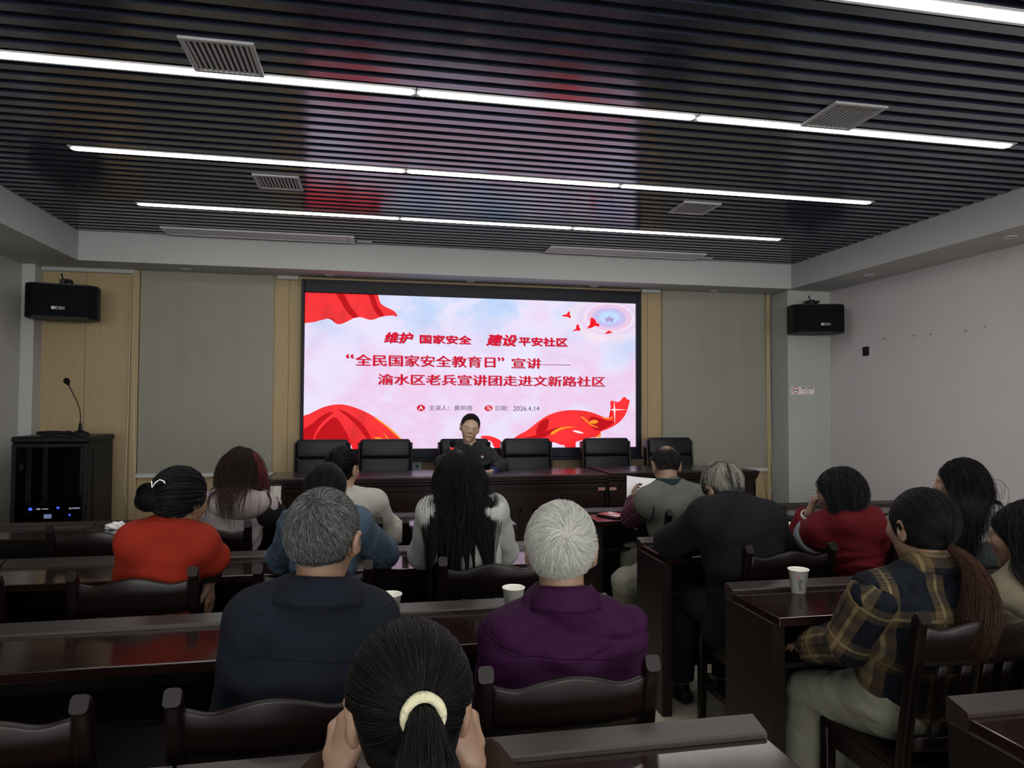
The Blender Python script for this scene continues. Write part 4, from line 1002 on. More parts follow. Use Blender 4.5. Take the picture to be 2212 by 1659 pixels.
def cloth(name, c, rough=.85, weave=900, wb=.15, fold=.25, fscale=14, var=.08, stretch=(1, 1, 1), sheen=.0, spec=.12, yoke=None):
    t = NT(name); v = t.coords('Object'); f = t.noise(t.coords('Object', stretch), fscale, 3, .55, .7)
    fine = t.noise(v, weave, 2); m = t.noise(v, 9, 3)
    t.base(t.ramp(m, [(.3, tuple(x*(1-var) for x in c)), (.7, tuple(min(1, x*(1+var)) for x in c))])); t.set(Roughness=rough)
    t.b.inputs['Sheen Weight'].default_value = sheen; t.b.inputs['Specular IOR Level'].default_value = spec
    h = t.math('ADD', t.math('MULTIPLY', f, fold*5), t.math('MULTIPLY', fine, wb*.25))
    if yoke is not None:
        _, u, vv = fabric_coords(t); yl = line(t, t.math('ADD', vv, t.math('MULTIPLY', t.math('MULTIPLY', u, u), 1.1)), yoke, .0035); h = t.math('SUBTRACT', h, t.math('MULTIPLY', yl, .8))
    t.bump(h, .55, .006); MAT[name] = t.m; return t
cloth('navy_cloth', (.0062, .0082, .0135), fold=.5, yoke=-.045); cloth('purple_cloth', (.023, .0034, .0235), .7, yoke=.0, fold=.5, spec=.1); cloth('brown_knit', (.020, .010, .006), wb=.6, weave=300)
cloth('orange_knit', (.21, .0165, .0075), wb=.4, weave=420, fold=.15); cloth('pale_pink', (.29, .245, .252), .6, fold=.45); cloth('black_fabric', (.010, .010, .012))
cloth('white_blouse', (.40, .385, .34), fold=.45, stretch=(2, 2, .6)); cloth('white_knit', (.34, .355, .33), wb=.7, weave=260, fold=.25); cloth('grey_fleece', (.095, .103, .088), wb=.5, weave=500, fold=.2)
cloth('dark_suit', (.0058, .0064, .0078), fold=.3); cloth('red_knit', (.088, .006, .0095), fold=.4, stretch=(.6, 1, 2.4), wb=.3); cloth('grey_patch', (.15, .165, .18)); cloth('khaki_shirt', (.125, .108, .074), .6, fold=.4)
cloth('beige_trousers', (.165, .163, .128), .75, fold=.35); cloth('dark_trousers', (.012, .013, .017)); cloth('olive_jacket', (.020, .0215, .0205), .7, fold=.25); cloth('blue_shirt', (.02, .035, .10)); cloth('charcoal_knit', (.03, .035, .037)); cloth('pale_grey', (.22, .235, .22)); cloth('teal_trim', (.012, .023, .022)); cloth('cream_band', (.48, .45, .31), fold=.6, fscale=60)
cloth('shoe_black', (.010, .010, .010), .4)
def denim():
    t = NT('denim'); vec, u, v = fabric_coords(t); o = t.coords('Object')
    n = t.noise(o, 18, 5, .6); fine = t.noise(o, 700, 2)
    c = t.ramp(n, [(.3, (.018, .036, .062)), (.7, (.034, .066, .104))])
    seam = line(t, t.math('ABSOLUTE', u), .105, .006); yoke = line(t, v, .085, .006)
    sm = t.math('MAXIMUM', seam, yoke); c = t.mix(t.math('MULTIPLY', sm, .7), c, (.06, .10, .135)); t.base(c); t.set(Roughness=.85)
    h = t.math('ADD', t.math('MULTIPLY', t.noise(o, 13, 3, .5, .8), 1.4), t.math('ADD', t.math('MULTIPLY', fine, .08), t.math('MULTIPLY', sm, .35))); t.bump(h, .6, .006); MAT['denim'] = t.m
denim()
def plaid(name, base, stripes, pu, pv, thin):
    t = NT(name); vec, u, v = fabric_coords(t); o = t.coords('Object')
    fr = lambda x, p: t.math('PINGPONG', x, p/2)
    su, sv = fr(u, pu), fr(v, pv)
    st = lambda s, at, w: t.math('LESS_THAN', t.math('ABSOLUTE', t.math('SUBTRACT', s, at)), w)
    a = t.math('MAXIMUM', st(su, 0, pu*.17), 0); b = t.math('MAXIMUM', st(sv, 0, pv*.17), 0)
    hatch = t.math('GREATER_THAN', t.math('SINE', t.math('MULTIPLY', v, 2*PI/.0042)), -.1); hatch2 = t.math('GREATER_THAN', t.math('SINE', t.math('MULTIPLY', u, 2*PI/.0042)), -.1)
    cover = t.math('MULTIPLY', t.math('ADD', t.math('MULTIPLY', a, t.math('ADD', t.math('MULTIPLY', hatch, .5), .35)), t.math('MULTIPLY', b, t.math('ADD', t.math('MULTIPLY', hatch2, .4), .2))), .75)
    c = t.mix(t.math('MINIMUM', cover, 1), base, stripes)
    tl = t.math('MAXIMUM', st(su, 0, pu*.03), st(sv, 0, pv*.03)); c = t.mix(t.math('MULTIPLY', tl, .55), c, thin)
    gl = t.math('MAXIMUM', st(su, pu*.33, pu*.08), st(sv, pv*.33, pv*.08)); c = t.mix(t.math('MULTIPLY', gl, .35), c, tuple(min(1, x*2.2+.003) for x in base))
    t.base(c); t.set(Roughness=.9); t.b.inputs['Specular IOR Level'].default_value = .1
    t.bump(t.math('ADD', t.noise(o, 14, 3, .5, .7), t.math('MULTIPLY', t.noise(o, 800, 2), .05)), .5, .006); MAT[name] = t.m
plaid('navy_tan_plaid', (.003, .004, .0066), (.088, .060, .029), .145, .155, (.17, .135, .07)); plaid('wine_plaid', (.040, .008, .018), (.006, .004, .006), .046, .046, (.34, .26, .28))
MAT['wine_plaid'].name = 'wine_plaid'

class Person:
    """one seated figure built from joints given in world coordinates"""
    def __init__(s, label, head, hrot, sl, sr, pelvis, hs=1.0, build=1.0, group='audience members', skin='skin_warm', **k):
        s.k = k; s.head = V3(*head); s.R = rotm(*hrot); s.hs = hs; s.sl, s.sr, s.P = V3(*sl), V3(*sr), V3(*pelvis); s.b = build
        s.u = nrm(s.sr-s.sl); s.S = (s.sl+s.sr)/2; s.fwd = nrm(np.cross(V3(0, 0, 1), s.u)); s.skin = MAT[skin]
        s.N = V3(*k['neck']) if 'neck' in k else s.S+V3(0, 0, .075)+s.fwd*.0
        up = nrm(s.S-s.P); s.up = up
        g = lambda nm, d: V3(*k[nm]) if nm in k else d
        s.el = g('el', s.sl-s.u*.05+s.fwd*.03+V3(0, 0, -.26)); s.er = g('er', s.sr+s.u*.05+s.fwd*.03+V3(0, 0, -.26))
        s.wl = g('wl', s.el+s.u*.10+s.fwd*.21+V3(0, 0, -.03)); s.wr = g('wr', s.er-s.u*.10+s.fwd*.21+V3(0, 0, -.03))
        hf = nrm(V3(*k['legdir'], 0)) if 'legdir' in k else s.fwd; hu = np.cross(hf, V3(0, 0, 1))
        s.hl, s.hr = s.P-hu*.09, s.P+hu*.09
        s.kl = g('kl', s.hl-hu*.03+hf*.40+V3(0, 0, -.015)); s.kr = g('kr', s.hr+hu*.03+hf*.40+V3(0, 0, -.015))
        fz = k.get('floor', 0)
        s.al = g('al', V3(s.kl[0], s.kl[1], fz+.09)+hf*.02); s.ar = g('ar', V3(s.kr[0], s.kr[1], fz+.09)+hf*.02); s.hf = hf; s.fz = fz
        s.o = V3(s.P[0], s.P[1], fz)
        s.label, s.group = label, group; s.vox = k.get('vox', .007)
        s.body()
    def H(s, *p): return s.head+s.R @ (V3(*p)*s.hs)
    def torso(s, off):
        S, P, u, b = s.S, s.P, s.u, s.b; C = S+(P-S)*.33; W = S+(P-S)*.68; hw = np.linalg.norm(s.sr-s.sl)/2
        bul = s.k.get('belly', 0)
        return [(s_ecap(S-s.up*.03, C, u, (hw*.86*b+off, .088*b+off), (hw*.86*b+off, .112*b+off)), .05),
                (s_ecap(C, W, u, (hw*.85*b+off, .110*b+off), (hw*.83*b+off, (.105+bul)*b+off)), .05),
                (s_ecap(W, P+V3(0, 0, .01), u, (hw*.85*b+off, (.108+bul)*b+off), (.165*b+off, .125*b+off)), .05),
                (s_cone(s.N-V3(0, 0, .02), s.sl+V3(0, 0, .012), .052+off*.8, .050*b+off), .045), (s_cone(s.N-V3(0, 0, .02), s.sr+V3(0, 0, .012), .052+off*.8, .050*b+off), .045)]
    def arm(s, side, off, f=1.0, up_only=False):
        a, e, w_ = (s.sl, s.el, s.wl) if side < 0 else (s.sr, s.er, s.wr); b = s.b
        r = [(s_cone(a, e, .050*b+off, .040*b+off), .03)]
        if not up_only:
            q = e+(w_-e)*f; c = s_cone(e, q, .040*b+off, (.040-.012*f)*b+off)
            r.append((s_cut(c, q, q-e) if f < 1 else c, .02))
        return r
    def legs(s, off, f=.93):
        o = [(s_ecap(s.P+V3(0, 0, .05), s.P-V3(0, 0, .005), s.u, (.165+off, .12+off), (.17+off, .12+off)), .03)]
        for h, k, a in ((s.hl, s.kl, s.al), (s.hr, s.kr, s.ar)):
            q = k+(a-k)*f
            o += [(s_cone(h, k, .074*s.b+off, .057+off), .03), (s_cut(s_cone(k, q, .060+off, .043+off*1.3), q, q-k), .02)]
        return o
    def head_prims(s):
        H, R, m = s.H, s.R, s.hs
        E = lambda c, r, rot=None: s_ell(H(*c), V3(*r)*m, R if rot is None else R @ rot)
        o = [(E((0, -.012, .025), (.0755, .095, .0875)), .01), (E((0, .030, -.045), (.058, .060, .058)), .03), (E((0, .040, .0), (.062, .052, .06)), .03), (s_cone(H(0, .066, -.092), H(0, .060, -.085), .024*m, .03*m), .02),
             (s_cone(H(0, .088, .012), H(0, .104, -.020), .0075*m, .0115*m), .012), (E((.012, .096, -.024), (.009, .010, .008)), .006), (E((-.012, .096, -.024), (.009, .010, .008)), .006)]
        for q in (-1, 1):
            o += [(s_cone(H(q*.014, .088, .022), H(q*.046, .078, .020), .008*m, .008*m), .012), (E((q*.044, .060, -.018), (.022, .020, .018)), .02)]
        o += [(E((0, .088, -.050), (.022, .011, .0058)), .006), (E((0, .087, -.061), (.019, .011, .0068)), .006)]
        for q in (-1, 1):
            rr = rotm(q*-18, 0, q*8)
            o += [(E((q*(.0800+s.k.get('ear', 0)), -.011, -.004), (.009, .019, .031), rr), .006), (E((q*.074, -.004, -.03), (.007, .009, .012), rr), .008)]
        carve = [(E((q*.030, .100, .003), (.015, .012, .009)), .012) for q in (-1, 1)]+[(E((q*(.0865+s.k.get('ear', 0)), -.006, -.002), (.006, .010, .017)), .006) for q in (-1, 1)]
        lids = [(E((q*.030, .083, .0015), (.0150, .0105, .0095)), .006) for q in (-1, 1)]
        neck = [(s_cone(H(0, -.022, -.05), s.N+V3(0, 0, -.02), .052*m*(.9+.1*s.b), .058*m), .03)]
        return o, carve, lids, neck
    def hand(s, side):
        k = s.k; nm = 'l' if side < 0 else 'r'; e, w_ = (s.el, s.wl) if side < 0 else (s.er, s.wr)
        d = nrm(V3(*k['hd'+nm])) if 'hd'+nm in k else nrm(nrm(w_-e)+s.fwd*.3); n = V3(*k['hn'+nm]) if 'hn'+nm in k else V3(0, 0, -1)
        n = nrm(n-d*(n @ d)); ac = np.cross(d, n)*(-side)       # towards the thumb side
        curl = k.get('curl'+nm, .35); z = .93 if s.hs < .98 else 1.0
        o = [(s_ecap(w_+d*.015*z, w_+d*.075*z, ac, (.026*z, .017*z), (.038*z, .013*z)), .012)]
        for i, (L, x) in enumerate(((.076, .030), (.083, .010), (.077, -.010), (.060, -.029))):
            p = w_+d*(.080-.004*abs(i-1.2))*z+ac*x*z; a = 0; dd = nrm(d+ac*(x*1.6))
            for seg, (fr, r0, r1) in enumerate(((.45, .0088, .0080), (.30, .0080, .0073), (.25, .0073, .0060))):
                a += curl*(1.0 if seg else .75)
                q = p+(dd*math.cos(a)+n*math.sin(a))*L*fr*z; o.append((s_cone(p, q, r0*z, r1*z), .0025)); p = q
        p = w_+d*.022*z+ac*.026*z; q = p+nrm(d*.75+ac*.62+n*.25)*.042*z; t = q+nrm(d*.9+ac*.2+n*(.2+curl*.6))*.032*z
        o += [(s_cone(w_+d*.02*z, p, .016*z, .014*z), .008), (s_cone(p, q, .0125*z, .0098*z), .006), (s_cone(q, t, .0098*z, .0075*z), .004)]
        return o
    def local(s, V): return V-s.o
    def add(s, name, me, mat, parent=None, label=None):
        o = obj(name, me, mat, parent or s.root); 
        if label: o['label'] = label
        return o
    def bounds(s, prims, pad=.02):
        return np.min([p[0][1] for p in prims], 0)-pad, np.max([p[0][2] for p in prims], 0)+pad
    def build(s, prims, vox, warp=None, cuts=(), dig=()):
        lo, hi = s.bounds(prims); g = Grid(lo, hi, vox)
        for p, k in prims: g.put(p, k)
        for p, k in dig: g.put(p, k, 'sub')
        for w_ in (warp or []): g.warp(*w_)
        for p0, n in cuts:
            n = nrm(n); g.d = np.maximum(g.d, ((g.ax[0]-p0[0])*n[0])[:, None, None]+((g.ax[1]-p0[1])*n[1])[None, :, None]+((g.ax[2]-p0[2])*n[2])[None, None, :]).astype(np.float32)
        return g.mesh()
    def body(s):
        h, carve, lids, neck = s.head_prims()
        prims = s.torso(-.012)+neck
        for sd in (-1, 1): prims += s.arm(sd, -.006)
        prims += [(s_cone(hh, kk, .07, .05), .03) for hh, kk in ((s.hl, s.kl), (s.hr, s.kr))]+[(s_cone(kk, aa, .05, .034), .02) for kk, aa in ((s.kl, s.al), (s.kr, s.ar))]
        prims += [(s_cone(a, a+s.hf*.10+V3(0, 0, -.05), .032, .028), .02) for a in (s.al, s.ar)]
        prims += h
        hands = [x for sd in (-1, 1) for x in s.hand(sd)]
        lo, hi = s.bounds(prims+hands); g = Grid(lo, hi, s.k.get('bvox', s.vox*.8))
        for p, k in prims: g.put(p, k)
        for p, k in carve: g.put(p, k, 'sub')
        for p, k in lids: g.put(p, k)
        for p, k in hands: g.put(p, k)
        V, F = g.mesh(); me = np_mesh('person', s.local(V), F)
        s.root = obj('person', me, s.skin, loc=tuple(s.o)); tag(s.root, s.label, 'person', s.group)
    def fab(s, V, arms=True, only_arm=None):
        """cloth coordinates: side/height on the torso, round/along on the sleeves"""
        r = V-s.S; out = np.stack([r @ s.u, r @ s.up, np.zeros(len(V))], 1)
        if not arms: return out
        dt = np.min([p[0](V[:, 0], V[:, 1], V[:, 2]) for p, _ in s.torso(.012)[:3]], 0)
        for a, e, w_ in ((s.sl, s.el, s.wl), (s.sr, s.er, s.wr)):
            da = np.minimum(s_cone(a, e, .06, .05)[0](*V.T), s_cone(e, w_, .05, .04)[0](*V.T)); m = da < dt-.004
            if only_arm is not None: m = np.full(len(V), (only_arm < 0) == (a is s.sl))
            d1 = nrm(e-a); d2 = nrm(w_-e); L = np.linalg.norm(e-a); t1 = (V-a) @ d1; fore = ((V-e) @ d2 > 0) & (t1 > L*.8)
            x = np.cross(d1, s.fwd); x = nrm(x); y = np.cross(d1, x); ang = np.arctan2((V-a) @ y, (V-a) @ x)
            al = np.where(fore, L+(V-e) @ d2, t1); x2 = nrm(np.cross(d2, V3(0, 0, 1))); y2 = np.cross(d2, x2); ang2 = np.arctan2((V-e) @ y2, (V-e) @ x2)
            q = np.stack([np.where(fore, ang2, ang)*.055, al, np.zeros(len(V))], 1); out[m] = q[m]
        return out
    def top(s, name, mat, off=.012, f=.95, sleeves='both', hem=-.06, folds=.0022, seed=1, freq=26, squash=(1, 1, 1), extra=(), dig=(), neckdig=.050, soff=None, vox=None, collar_drop=0, shoff=.012):
        prims = s.torso(off); soff = off if soff is None else soff
        if sleeves == 'both':
            for sd in (-1, 1): prims += s.arm(sd, soff, f)
        elif sleeves == 'left': prims += s.arm(-1, soff, f)
        elif sleeves == 'none':
            prims += [(s_ell(q, V3(.047, .047, .047)+off), .03) for q in (s.sl+s.u*shoff, s.sr-s.u*shoff)]
        prims += list(extra); h = s.P+V3(0, 0, hem)
        dg = list(dig)
        if neckdig: dg.append((s_cone(s.N+V3(0, 0, .005-collar_drop), s.H(0, -.01, -.05), neckdig, neckdig), .01))
        V, F = s.build(prims, vox or s.vox, [(folds, freq, seed, squash)] if folds else None, [(h, V3(0, 0, -1))], dg)
        return s.add(name, np_mesh(name, s.local(V), F, fab=s.fab(V, sleeves != 'none')), mat)
    def sleeve(s, name, side, mat, off=.012, f0=0.0, f=.95, folds=.002, seed=5):
        prims = s.arm(side, off, f); a, e = (s.sl, s.el) if side < 0 else (s.sr, s.er)
        V, F = s.build(prims, s.vox, [(folds, 30, seed)])
        return s.add(name, np_mesh(name, s.local(V), F, fab=s.fab(V, True, side)), mat)
    def trousers(s, mat, off=.014, folds=.0025, f=.97):
        V, F = s.build(s.legs(off, f), s.vox*1.15, [(folds, 24, 9)]); s.add('trousers', np_mesh('trousers', s.local(V), F, fab=s.fab(V, False)), mat)
        for a in (s.al, s.ar):
            p = [(s_ecap(V3(a[0], a[1], s.fz+.035)-s.hf*.05, V3(a[0], a[1], s.fz+.03)+s.hf*.14, np.cross(s.hf, V3(0, 0, 1)), (.038, .034), (.040, .028)), .02), (s_cone(V3(a[0], a[1], s.fz+.05), V3(a[0], a[1], s.fz+.085), .04, .038), .02)]
            V, F = s.build(p, .008, None, [(V3(0, 0, s.fz+.001), V3(0, 0, -1))]); s.add('shoe', np_mesh('shoe', s.local(V), F), MAT['shoe_black'])
    def collar(s, name, mat, rt=.062, rb=.088, zt=.03, zb=-.012, a0=-60, a1=240, th=.0035, dz_front=-.03, back=.0, bulge=.004, n=40):
        """fold-over collar: band of revolution round the neck, open at the front"""
        rows = []; hs = np.linspace(0, 1, 7)
        for layer in (0, 1):
            for i in range(n+1):
                a = math.radians(a0+(a1-a0)*i/n)+PI; ca, sa = math.cos(a), math.sin(a)      # 90 deg = back after +PI
                fr = max(0, sa)                                                              # sa>0 : front
                for h in hs:
                    r = rt+(rb-rt)*h**.8+bulge*math.sin(h*PI)-layer*th
                    z = zt+(zb-zt)*h+dz_front*(fr if fr > 0 else 0)+back*(-sa if sa < 0 else 0)
                    rows.append(s.N+s.u*(ca*r*1.06)+s.fwd*(sa*r-.006)+V3(0, 0, z))
        V = np.array(rows); m = len(hs); L = (n+1)*m; F = []
        for i in range(n):
            for j in range(m-1):
                a = i*m+j; F.append((a, a+1, a+m+1, a+m)); F.append((L+a, L+a+m, L+a+m+1, L+a+1))
        for i in range(n):
            a = i*m; F.append((a, a+m, L+a+m, L+a)); b = i*m+m-1; F.append((b, L+b, L+b+m, b+m))
        for j in range(m-1):
            F.append((j, L+j, L+j+1, j+1)); b = n*m+j; F.append((b, b+1, L+b+1, L+b))
        return s.add(name, np_mesh(name, s.local(V), np.array(F), fab=s.fab(V, False)+V3(.03, 0, 0)), mat)
    def blob(s, name, mat, prims, vox=.005, warp=None, dig=(), cuts=(), parent=None):
        V, F = s.build(prims, vox, warp, cuts, dig); return s.add(name, np_mesh(name, s.local(V), F), mat, parent)
    def bun_hair(s, c, r, n=420, seed=3, pal=None, rad=.0011):
        """coiled knot of hair: c head-local centre, r radii"""
        r_ = np.random.RandomState(seed); tt = np.linspace(0, 1, 16); a0 = r_.uniform(0, 6.28, n)[:, None]; hh = r_.uniform(-.98, .98, n)[:, None]; tilt = r_.normal(size=(n, 1))*.22
        ang = a0+tt[None]*2.4; q = np.sqrt(1-hh**2)*r_.uniform(.9, 1.04, (n, 1))
        sp = np.stack([np.cos(ang)*q*r[0], (hh+tilt*np.sin(ang))*r[1], np.sin(ang)*q*r[2]], 2)+V3(*c)
        v1, f1, c1 = strands(s.W(sp.reshape(-1, 3)).reshape(sp.shape), rad, s.colors(n, pal or BLACK, seed))
        w0 = s.H(*c); g = Grid(w0-.08, w0+.08, .004); g.put(s_ell(w0, V3(*r)*.95*s.hs, s.R), .001); v2, f2 = g.mesh()
        return s.put_hair([(v1, f1, c1), (v2, f2, np.repeat(V3(.005, .005, .0055)[None], len(v2), 0))], name='hair_bun')
    # ---------------- hair
    EC, ER = V3(0, -.012, .025), V3(.0765, .096, .0885)
    def hairline(s, z, recede=0):
        return np.interp(z, [-.09, -.06, -.03, 0, .03, .06, .085, .11], [-.052, -.036, -.010, .024, .058-recede*.4, .084-recede, .098-recede, .115-recede])
    def scalp(s, n, nape=-.075, recede=0, seed=0, full=False):
        r = np.random.RandomState(seed); d = r.normal(size=(n*3, 3)); d /= np.linalg.norm(d, axis=1, keepdims=True)
        p = s.EC+d*s.ER; ok = (p[:, 1] < s.hairline(p[:, 2], recede)) & (p[:, 2] > nape)
        ear = (np.abs(p[:, 0]) > .055) & (p[:, 2] < .026) & (p[:, 1] > -.036) & (p[:, 2] > -.05)
        if not full: ok &= ~ear
        return p[ok][:n], d[ok][:n]
    def cap(s, th=.006, nape=-.075, recede=0, vox=.004, full=False):
        lo, hi = s.EC-s.ER-.03, s.EC+s.ER+.03; lo[2] = nape-.03
        g = Grid(lo, hi, vox); g.put(s_ell(s.EC, s.ER+th), .001); g.put(s_ell((0, -.034, -.045), (.052+th*.5, .052+th*.5, .04)), .03)
        X, Y, Z = g.ax[0][:, None, None], g.ax[1][None, :, None], g.ax[2][None, None, :]
        g.d = np.maximum(g.d, (Y-s.hairline(Z, recede)).astype(np.float32)*.8); g.d = np.maximum(g.d, (nape-Z+X*0).astype(np.float32))
        if not full:
            for q in (-1, 1): g.put(s_ell((q*.082, -.004, -.006), (.020, .026, .036)), .006, 'sub')
        V, F = g.mesh(); return V, F
    def W(s, p): return s.head+(p*s.hs) @ s.R.T
    def colors(s, n, pal, seed=2):
        """pal: list of (weight, colour)"""
        r = np.random.RandomState(seed); w_ = np.array([q[0] for q in pal], float); c = np.array([q[1] for q in pal])
        return c[r.choice(len(pal), n, p=w_/w_.sum())]*r.uniform(.75, 1.25, (n, 1))
    def put_hair(s, parts, mat='hair', name='hair'):
        V, F, C = join(parts); return s.add(name, np_mesh(name, s.local(V), F, col=C), MAT[mat])
    def cap_part(s, col, **k):
        V, F = s.cap(**k); return s.W(V), F, np.repeat(V3(*col)[None]*.7, len(V), 0)
    def short_hair(s, n, L, pal, whorl=(0, -.62, .78), nape=-.075, recede=0, lift=.35, swirl=.5, th=.006, rad=.0009, cap_col=None, mat='hair', capnape=None, bald=None, seed=0, k=5, comb=(0, 0, 0), base=0.0, streak=None):
        p, d = s.scalp(n, nape, recede, seed); r = np.random.RandomState(seed+5); n = len(p); wd = nrm(whorl)
        nn = d/s.ER; nn /= np.linalg.norm(nn, axis=1, keepdims=True)
        t = d-wd+V3(*comb); sw = np.cross(nn, t)*swirl; t = t+sw; t -= nn*(t*nn).sum(1, keepdims=True); t /= np.linalg.norm(t, axis=1, keepdims=True)+1e-6
        t += r.normal(size=(n, 3))*.16; t[:, 2] -= .12
        low = np.clip((p[:, 2]-nape)/.09, .35, 1); side_ = (np.abs(p[:, 0]) > .05) & (p[:, 1] > -.06); low = np.where(side_, low*np.clip((p[:, 2]+.01)/.07, .3, 1), low); Ls = L*r.uniform(.7, 1.15, n)*low
        if bald is not None:
            bd, br, bw = bald; far = np.linalg.norm(d-nrm(bd), axis=1); Ls *= np.clip((far-br)/bw, .12, 1)
        if bald is not None and bald[1] > .1:
            kp = far > bald[1]*(.35+1.3*r.uniform(0, 1, n)); p, nn, t, Ls, low, d = p[kp], nn[kp], t[kp], Ls[kp], low[kp], d[kp]; n = len(p)
        u = np.linspace(0, 1, k)[None, :, None]
        base_ = base*low*np.clip((p[:, 2]-nape)/.05, .1, 1)*r.uniform(.5, 1, n)
        P = p[:, None]+t[:, None]*(Ls[:, None, None]*u)
        q = (P-s.EC)/s.ER; rr = np.linalg.norm(q, axis=2, keepdims=True)
        hgt = .001+base_[:, None, None]*(.6+.4*u)+Ls[:, None, None]*lift*np.sin(u*PI*.62)+r.uniform(0, .002, (n, 1, 1))*u
        P = s.EC+q/rr*s.ER*(1+hgt/.086)
        col = s.colors(n, pal, seed)
        if streak is not None:      # locks of two colours, greyer towards the crown
            az = np.arctan2(d[:, 0]-wd[0], d[:, 1]-wd[1]); g = np.sin(az*streak[2]+1.7*np.sin(az*3+1)+r.normal(size=n)*.9)*.5+.42+(p[:, 2]-.03)*4.5
            col = np.where((g > .55)[:, None], V3(*streak[0]), V3(*streak[1]))*r.uniform(.7, 1.25, (n, 1))
        parts = [strands(s.W(P.reshape(-1, 3)).reshape(P.shape), rad*np.linspace(1, .35, k), col)]
        if th: parts.append(s.cap_part(cap_col or tuple(np.mean([q[1] for q in pal], 0)*.6), th=th, nape=capnape or nape, recede=recede))
        return s.put_hair(parts, mat)
    def tied_hair(s, n, tie, pal, th=.010, nape=-.08, rad=.0009, seed=0, k=9, tail=None, bulge=.0, mat='hair', recede=0, cap_th=.004, full=False, drop=0):
        """hair combed to a tie point; tail = list of world points the free hair follows, with radius"""
        p, d = s.scalp(n, nape, recede, seed, full=full); n = len(p); r = np.random.RandomState(seed+3)
        T = V3(*tie); dT = nrm((T-s.EC)/s.ER); u = np.linspace(0, 1, k)
        om = np.arccos(np.clip(d @ dT, -1, 1))[:, None]; so = np.sin(om)+1e-6
        D = (np.sin((1-u)*om)/so)[..., None]*d[:, None]+(np.sin(u*om)/so)[..., None]*dT
        D += np.sin(u*PI)[None, :, None]*V3(0, 0, -drop)*np.abs(d[:, :1, None]); D /= np.linalg.norm(D, axis=2, keepdims=True)
        lay = r.uniform(.25, 1, n)[:, None, None]*th
        P = s.EC+D*s.ER; nn = D/s.ER; nn /= np.linalg.norm(nn, axis=2, keepdims=True)
        P = P+nn*(lay*(.35+.65*np.sin(np.clip(u*1.25, 0, 1)*PI/2))[None, :, None]+bulge*np.sin(u*PI)[None, :, None]*lay/th)+r.normal(size=(n, 1, 3))*.0012*u[None, :, None]
        col = s.colors(n, pal, seed); parts = [strands(s.W(P.reshape(-1, 3)).reshape(P.shape), rad*np.r_[.5, np.ones(k-1)], col)]
        parts.append(s.cap_part(np.mean([q[1] for q in pal], 0)*.7, th=cap_th, nape=max(nape, -.058), recede=recede, full=full))
        if tail:
            pts = np.array([q[:3] for q in tail]); rr = np.array([q[3] for q in tail]); m = tail_n = int(n*.55); kk = 16
            f = np.linspace(0, 1, len(pts)); uu = np.linspace(0, 1, kk); C = np.stack([np.interp(uu, f, pts[:, i]) for i in range(3)], 1)
            for _ in range(2): C[1:-1] = (C[:-2]+2*C[1:-1]+C[2:])/4
            Rr = np.interp(uu, f, rr); off = r.normal(size=(m, 3)); off /= np.linalg.norm(off, axis=1, keepdims=True); off *= r.uniform(0, 1, (m, 1))**.4
            ln = r.uniform(.82, 1.0, m); wv = r.uniform(0, 6, m)
            Ci = np.stack([np.stack([np.interp(uu*l, uu, C[:, i]) for i in range(3)], 1) for l in ln]); Ri = np.stack([np.interp(uu*l, uu, Rr) for l in ln])
            Pt = Ci+off[:, None]*Ri[..., None]; Pt += .004*np.sin(uu[None, :, None]*9+wv[:, None, None])*uu[None, :, None]*r.normal(size=(m, 1, 3))
            parts.append(strands(Pt, rad*1.15*np.linspace(1, .6, kk), s.colors(m, s.k.get('tail_pal', pal), seed+1)))
        return s.put_hair(parts, mat)
    def long_hair(s, n, L, pal, part=(0, 0), seed=0, rad=.001, step=.018, th=.012, nape=-.085, mat='hair', wave=0, clear=.012, recede=0, spread=.5, back=.35, Lvar=.25, cap_th=.004, colliders=(), clump=0, tipcol=None, gather=0.0, gw=.08, locks=0, latmax=.20, arms=True, full=True, zcut=None):
        p, d = s.scalp(n, nape, recede, seed, full=full); n = len(p); r = np.random.RandomState(seed+3); K = int(L/step)+1
        nn = d/s.ER; nn /= np.linalg.norm(nn, axis=1, keepdims=True)
        side = np.sign(p[:, 0]-part[0]+r.normal(size=n)*.004); flow = np.stack([side*spread, np.full(n, -back), np.full(n, -.35)], 1)
        Wp = s.W(p); fl = flow @ s.R.T; nw = nn @ s.R.T; lay = r.uniform(.2, 1, n)*th
        prim = [x for x, _ in s.torso(clear)]+([x for x, _ in s.arm(-1, clear, up_only=True)+s.arm(1, clear, up_only=True)] if arms else [])+[s_cone(s.H(0, -.02, -.05), s.N, .058, .062)]+list(colliders)
        hd = s_ell(s.H(*s.EC), s.ER*s.hs, s.R)[0]
        def push(P):
            for fn, extra in ((hd, lay),)+tuple((x[0], lay*.6) for x in prim):
                e = .003; f0 = fn(*P.T); m = f0 < extra
                if not m.any(): continue
                Q = P[m]; g = np.stack([fn(*(Q+V3(*(np.eye(3)[i]*e))).T)-f0[m] for i in range(3)], 1)/e; g /= np.linalg.norm(g, axis=1, keepdims=True)+1e-6
                P[m] = Q+g*(extra[m]-f0[m])[:, None]
            return P
        cur = Wp+nw*.002; dr = fl-nw*(fl*nw).sum(1, keepdims=True); dr /= np.linalg.norm(dr, axis=1, keepdims=True)+1e-6
        out = [cur.copy()]; rnd_ = r.normal(size=(n, 3)); ph = r.uniform(0, 6, n)
        if clump:
            cid = r.randint(0, clump, n); rnd_ = .3*rnd_+r.normal(size=(clump, 3))[cid]; ph = r.uniform(0, 6, clump)[cid]
